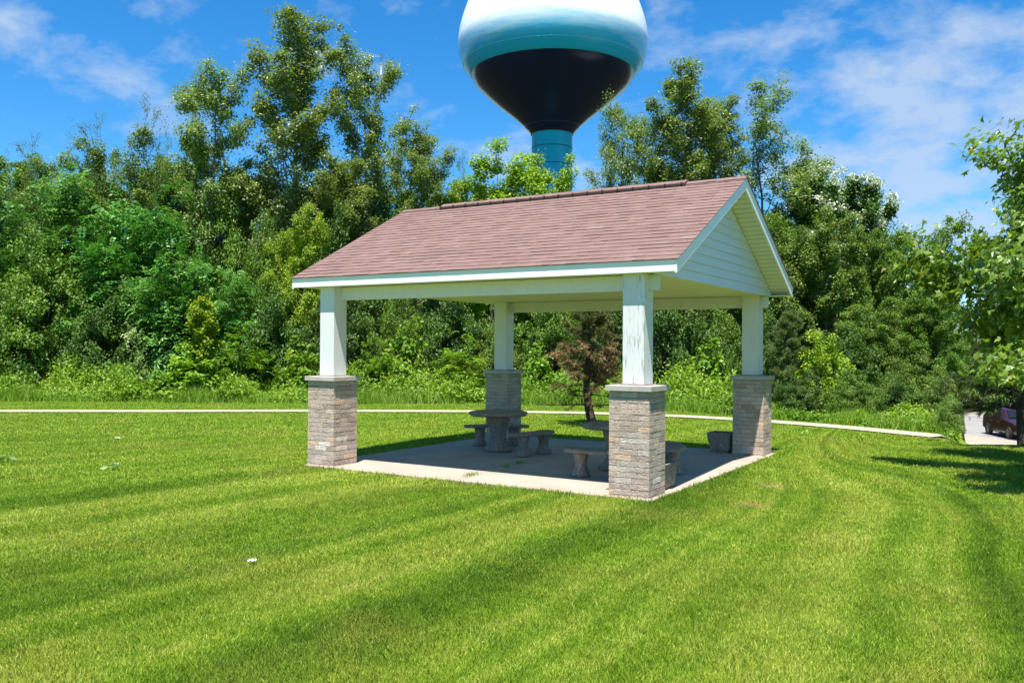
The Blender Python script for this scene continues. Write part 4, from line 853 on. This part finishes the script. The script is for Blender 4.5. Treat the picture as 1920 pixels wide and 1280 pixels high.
# ---------------------------------------------------------------- parked car
def car():
    q = W2(48.9, 28.5); hd = -FH * .975 - RH * .22 * 1.0; hd = -FH * .98 + RH * (-.13); rz = math.atan2(hd[1], hd[0])
    o = empty('parked_car', (q[0], q[1], -3.088), 'dark maroon estate car parked by the road under the pine', 'car', None, rz)
    paint = simple('maroon_paint', (.045, .012, .012), .25, .5, metal=.3, var=.05, coat=1); glass = simple('car_glass', (.012, .014, .016), .05, .6); rub = simple('tyre_rubber', (.02, .02, .02), .8); rimm = simple('rim_metal', (.45, .44, .42), .3, .5, .8); dark = simple('dark_plastic', (.015, .015, .015), .6)
    # side profile stations: x, z_bottom, z_belt, z_roof, half width low, half width roof
    st = [(2.25, .42, .62, .64, .66, .60), (2.12, .30, .74, .78, .80, .72), (1.75, .25, .90, .92, .88, .80), (1.15, .24, .98, 1.02, .91, .80), (.75, .24, 1.02, 1.12, .92, .74), (.25, .24, 1.03, 1.52, .93, .66), (-.4, .24, 1.05, 1.66, .93, .66), (-1.3, .24, 1.07, 1.66, .93, .66), (-1.95, .26, 1.08, 1.58, .91, .64), (-2.25, .30, 1.06, 1.20, .86, .70), (-2.34, .42, .95, .97, .80, .70)]
    rows = []
    for x, zb, zl, zr, w, wr in st: rows.append([(x, -w * .9, zb), (x, -w, zb + .12), (x, -w * 1.0, (zb + zl) / 2), (x, -w * .97, zl), (x, -wr, zr - .03), (x, -wr * .7, zr), (x, wr * .7, zr), (x, wr, zr - .03), (x, w * .97, zl), (x, w, (zb + zl) / 2), (x, w, zb + .12), (x, w * .9, zb)])
    k = 12; vs = [p for r in rows for p in r]; fs = []
    for i in range(len(rows) - 1):
        for j in range(k): fs.append((i * k + j, i * k + (j + 1) % k, (i + 1) * k + (j + 1) % k, (i + 1) * k + j))
    fs += [tuple(range(k - 1, -1, -1)), tuple(range((len(rows) - 1) * k, len(rows) * k))]
    m = MB(); m.add(vs, fs, None, True); body = m.build('body', paint, o, bevel=.02)
    for sg in (-1, 1):
        def pane(a, b, name='window'):
            m = MB()
            def pt(x, f):
                xs = [s[0] for s in st][::-1]; zl = np.interp(x, xs, [s[2] for s in st][::-1]); zr = np.interp(x, xs, [s[3] for s in st][::-1]); w = np.interp(x, xs, [s[4] for s in st][::-1]) * .97; wr = np.interp(x, xs, [s[5] for s in st][::-1]); return (x, sg * ((w * (1 - f) + wr * f) + .012), zl * (1 - f) + (zr - .03) * f)
            P = [pt(a, .08), pt(b, .08), pt(b, .88), pt(a, .88)]; P2 = [(p[0], p[1] - sg * .02, p[2]) for p in P]
            m.add(P + P2, [(0, 1, 2, 3), (7, 6, 5, 4), (0, 4, 5, 1), (1, 5, 6, 2), (2, 6, 7, 3), (3, 7, 4, 0)]); m.build(name, glass, o)
        pane(.62, -.30); pane(-.38, -1.25); pane(-1.33, -1.95)
        m = MB(); m.box(.56, .72, sg * .98 - .08, sg * .98 + .08, 1.02, 1.16); m.build('mirror', paint, o, bevel=.03)
        m = MB(); m.box(2.02, 2.2, sg * .60 - .14, sg * .60 + .14, .66, .78); m.build('headlight', simple('lamp_glass', (.6, .6, .58), .1, .6), o, bevel=.03)
        m = MB(); m.box(-2.33, -2.18, sg * .68 - .11, sg * .68 + .11, .75, 1.02); m.build('tail_light', simple('red_lamp', (.35, .01, .01), .2, .6), o, bevel=.03)
        for d in (.1, -.85):
            m = MB(); m.box(d - .16, d, sg * .955 - .012, sg * .955 + .012, .86, .89); m.build('door_handle', rimm, o)
        for wx in (1.35, -1.35):
            m = MB(); n = 28; prof = [(.20, .10), (.30, .11), (.335, .085), (.34, 0), (.335, -.085), (.30, -.11), (.2, -.1)]
            def lat(prof, mat, nm, par):
                m = MB(); vs = [(wx + r * math.cos(2 * PI * i / n), sg * .85 + h, .34 + r * math.sin(2 * PI * i / n)) for r, h in prof for i in range(n)]; fs = []
                for a in range(len(prof) - 1):
                    for i in range(n): fs.append((a * n + i, a * n + (i + 1) % n, (a + 1) * n + (i + 1) % n, (a + 1) * n + i))
                m.add(vs, fs, None, True); return m.build(nm, mat, par)
            w = lat(prof, rub, 'wheel', o); lat([(.21, .10 * sg), (.205, .07 * sg), (.05, .06 * sg), (.03, .085 * sg), (.001, .088 * sg)], dark, 'rim', w)
            m = MB()
            for i in range(7): a = 2 * PI * i / 7; m.tube([(wx + .03 * math.cos(a), sg * .93, .34 + .03 * math.sin(a)), (wx + .2 * math.cos(a), sg * .945, .34 + .2 * math.sin(a))], [.022, .018], 5)
            m.tube([(wx + .2 * math.cos(2 * PI * i / 24), sg * .945, .34 + .2 * math.sin(2 * PI * i / 24)) for i in range(25)], [.014] * 25, 5); m.build('spokes', rimm, w)
    m = MB(); P = [(.80, -.62, 1.13), (.80, .62, 1.13), (.30, .56, 1.50), (.30, -.56, 1.50)]; m.add([(p[0] + .03, p[1], p[2] + .02) for p in P] + P, [(0, 1, 2, 3), (7, 6, 5, 4), (0, 4, 5, 1), (1, 5, 6, 2), (2, 6, 7, 3), (3, 7, 4, 0)]); m.build('windscreen', glass, o)
    m = MB(); m.box(2.18, 2.27, -.45, .45, .46, .60); m.build('grille', dark, o, bevel=.02)
car()

# ---------------------------------------------------------------- small things on the ground
def tuft(px, v, n, h, w, label, name='weed_tuft'):
    F = 1.75 * FPX / (v - 653); x, y, _ = at(px, F); rng = np.random.default_rng(px); o = np.column_stack([rng.normal(size=n) * w, rng.normal(size=n) * w * .35, np.zeros(n)])
    V, Fc = blades(rng, o, np.full(n, h), .004, 1.0); me = np_mesh(name, V, Fc, rng.uniform(0, 1, n)); ob = link(name, me, M['leaf_weed']); ob.location = (x, y, .001); ob.rotation_euler[2] = 1.55; tag(ob, label, 'weed', 'weeds growing in the slab joint')
tuft(886, 891, 130, .045, .13, 'sunlit weed tuft in the slab joint at the front edge')
tuft(975, 868, 70, .06, .07, 'shaded weed tuft in the slab joint between the two tables')
tuft(949, 875, 40, .05, .05, 'tiny shaded weed left of the larger one in the slab joint')
def wilted(px, v, w, label, seed, mat='leaf_pale', n=16, sz=.13):
    F = 1.78 * FPX / (v - 653); x, y, _ = at(px, F); rng = np.random.default_rng(seed); P = np.column_stack([rng.normal(size=n) * w, rng.normal(size=n) * w * .4, rng.uniform(.03, .08, n)]); V, Fc, vv = leaf_quads(rng, P, sz, None, .5, .5)
    ob = link('fallen_leaves', np_mesh('fallen_leaves', V, Fc, vv), M[mat]); ob.location = (x, y, -.02); ob.rotation_euler[2] = math.atan2(RH[1], RH[0]); tag(ob, label, 'leaves', 'fallen leaves on the lawn')
wilted(215, 886, .10, 'wilted clump of fallen leaves on the lawn left of the front left pillar', 1)
wilted(8, 873, .08, 'wilted clump of fallen leaves at the left edge of the lawn', 2)
wilted(306, 860, .03, 'single yellow leaf on the lawn beyond the wilted clump', 3, 'leaf_yellow', 3, .08)
wilted(1510, 812, .05, 'few pale leaves lying by the path right of the shelter', 5, 'leaf_pale', 5, .07)
def scrap(px, v, s, label):
    F = 1.78 * FPX / (v - 653); x, y, _ = at(px, F); rng = np.random.default_rng(int(px)); n = 6; V = []
    for j in range(n):
        for i in range(n): V.append(((i / (n - 1) - .5) * s * 1.6 * (1 - .3 * abs(j / 2.5 - 1)), (j / (n - 1) - .5) * s * (1 - .3 * abs(i / 2.5 - 1)), .045 + rng.uniform(-.006, .010)))
    Fc = [(j * n + i, j * n + i + 1, (j + 1) * n + i + 1, (j + 1) * n + i) for j in range(n - 1) for i in range(n - 1)]
    me = np_mesh('paper_scrap', np.array(V), np.array(Fc), smooth=True); ob = link('paper_scrap', me, trim_mat); ob.location = (x, y, -.03); ob.rotation_euler[2] = .7; m = ob.modifiers.new('s', 'SOLIDIFY'); m.thickness = .002; tag(ob, label, 'litter', 'scraps on the lawn')
scrap(476, 1062, .05, 'white paper scrap lying on the near lawn')
scrap(222, 829, .07, 'tiny pale scrap on the far lawn left of the shelter')

# ---------------------------------------------------------------- sky, sun, camera
sv = Vector((.146, -.33, 1)).normalized(); el = math.asin(sv.z); az = math.atan2(sv.x, sv.y)
w = bpy.data.worlds.new('World'); bpy.context.scene.world = w; w.use_nodes = True; nt = w.node_tree; nt.nodes.clear()
class WT(NT):
    def __init__(s): s.t = nt
t = WT(); out = nt.nodes.new('ShaderNodeOutputWorld'); bg = nt.nodes.new('ShaderNodeBackground')
sky = t.n('TexSky', sky_type='NISHITA', sun_disc=False, sun_elevation=el, sun_rotation=az, air_density=1.0, dust_density=0.0, ozone_density=3.0, altitude=200)
hs = t.n('HueSaturation'); t.set(hs.inputs['Color'], sky.outputs[0]); hs.inputs['Saturation'].default_value = 1.36; hs.inputs['Hue'].default_value = .490; hs.inputs['Value'].default_value = 1.0
D = t.n('NewGeometry').outputs['Incoming']; neg = t.n('VectorMath', operation='SCALE'); t.set(neg.inputs[0], t.n('TexCoord').outputs['Generated']); neg.inputs['Scale'].default_value = 1.0; d = neg.outputs[0]
sx = t.n('SeparateXYZ'); t.set(sx.inputs[0], d); zz = t.math('MAXIMUM', t.math('ADD', sx.outputs[2], .35), .05)
cb = t.n('CombineXYZ'); t.set(cb.inputs[0], t.math('DIVIDE', sx.outputs[0], zz)); t.set(cb.inputs[1], t.math('DIVIDE', sx.outputs[1], zz)); cp = cb.outputs[0]
cl = t.noise(cp, 6.5, 10, .61, .1); cl2 = t.noise(cp, 2.2, 4, .55)
def blob(px, v, r, amp, last):
    dv = FW + RT * (px - 960) / FPX + UP * (640 - v) / FPX; dv = dv / np.linalg.norm(dv)
    dt = t.n('VectorMath', operation='DOT_PRODUCT'); t.set(dt.inputs[0], d); dt.inputs[1].default_value = tuple(dv); g = t.math('MULTIPLY', t.math('SUBTRACT', dt.outputs['Value'], 1), 1 / (r / FPX) ** 2)
    e = t.math('MULTIPLY', t.math('EXPONENT', g), amp); return e if last is None else t.math('ADD', last, e)
cov = None
for px, v, r, amp in [(1860, 250, 170, .42), (1700, 320, 150, .36), (1590, 130, 60, .22), (1700, 105, 80, .26), (1860, 60, 110, .30), (1420, 20, 100, .20), (1370, 110, 90, .24), (1600, 420, 170, .22), (110, 25, 60, .03), (70, 150, 60, .05), (238, 112, 32, .20), (850, 130, 40, .16), (1230, 75, 40, .20), (860, 235, 80, .16), (930, 270, 80, .14), (1850, 420, 120, .26), (290, 230, 50, .10)]: cov = blob(px, v, r, amp * .5, cov)
cf = t.math('ADD', t.math('MULTIPLY', t.math('SUBTRACT', cl, .5), 2.3), t.math('ADD', cov, t.math('MULTIPLY', t.math('SUBTRACT', cl2, .5), 1.1)))
cm = t.math('POWER', t.sub(cf, .08, .66), 1.1); cm = t.math('MINIMUM', t.math('MAXIMUM', cm, 0), 1)
mixc = t.mix(t.math('MULTIPLY', cm, .75), t.mix(1.0, hs.outputs[0], (.62, .82, 1.0), 'MULTIPLY'), (3.0, 3.7, 4.7))
nt.links.new(mixc, bg.inputs[0]); bg.inputs[1].default_value = .093; nt.links.new(bg.outputs[0], out.inputs[0])
sun = bpy.data.lights.new('sun', 'SUN'); sun.energy = 5.0; sun.angle = math.radians(.53); sun.color = (1, .955, .88); so = bpy.data.objects.new('sun', sun); C.objects.link(so); so.rotation_euler = sv.to_track_quat('Z', 'Y').to_euler(); so.location = (0, -10, 30)
cd = bpy.data.cameras.new('camera'); co = bpy.data.objects.new('camera', cd); C.objects.link(co)
rt = Vector(RT).normalized(); bk = -Vector(FW).normalized(); up = bk.cross(rt).normalized()
co.matrix_world = Matrix(((rt.x, up.x, bk.x, CAM[0]), (rt.y, up.y, bk.y, CAM[1]), (rt.z, up.z, bk.z, CAM[2]), (0, 0, 0, 1)))
cd.sensor_width = 36; cd.lens = 36 * FPX / 1920; cd.clip_end = 3000; cd.clip_start = .05
sc = bpy.context.scene; sc.camera = co
sc.view_settings.view_transform = 'Standard'; sc.view_settings.look = 'None'; sc.view_settings.exposure = 1.05; sc.view_settings.gamma = 1
sc.render.engine = 'CYCLES'; sc.cycles.max_bounces = 8; sc.cycles.transparent_max_bounces = 8; sc.cycles.use_denoising = True
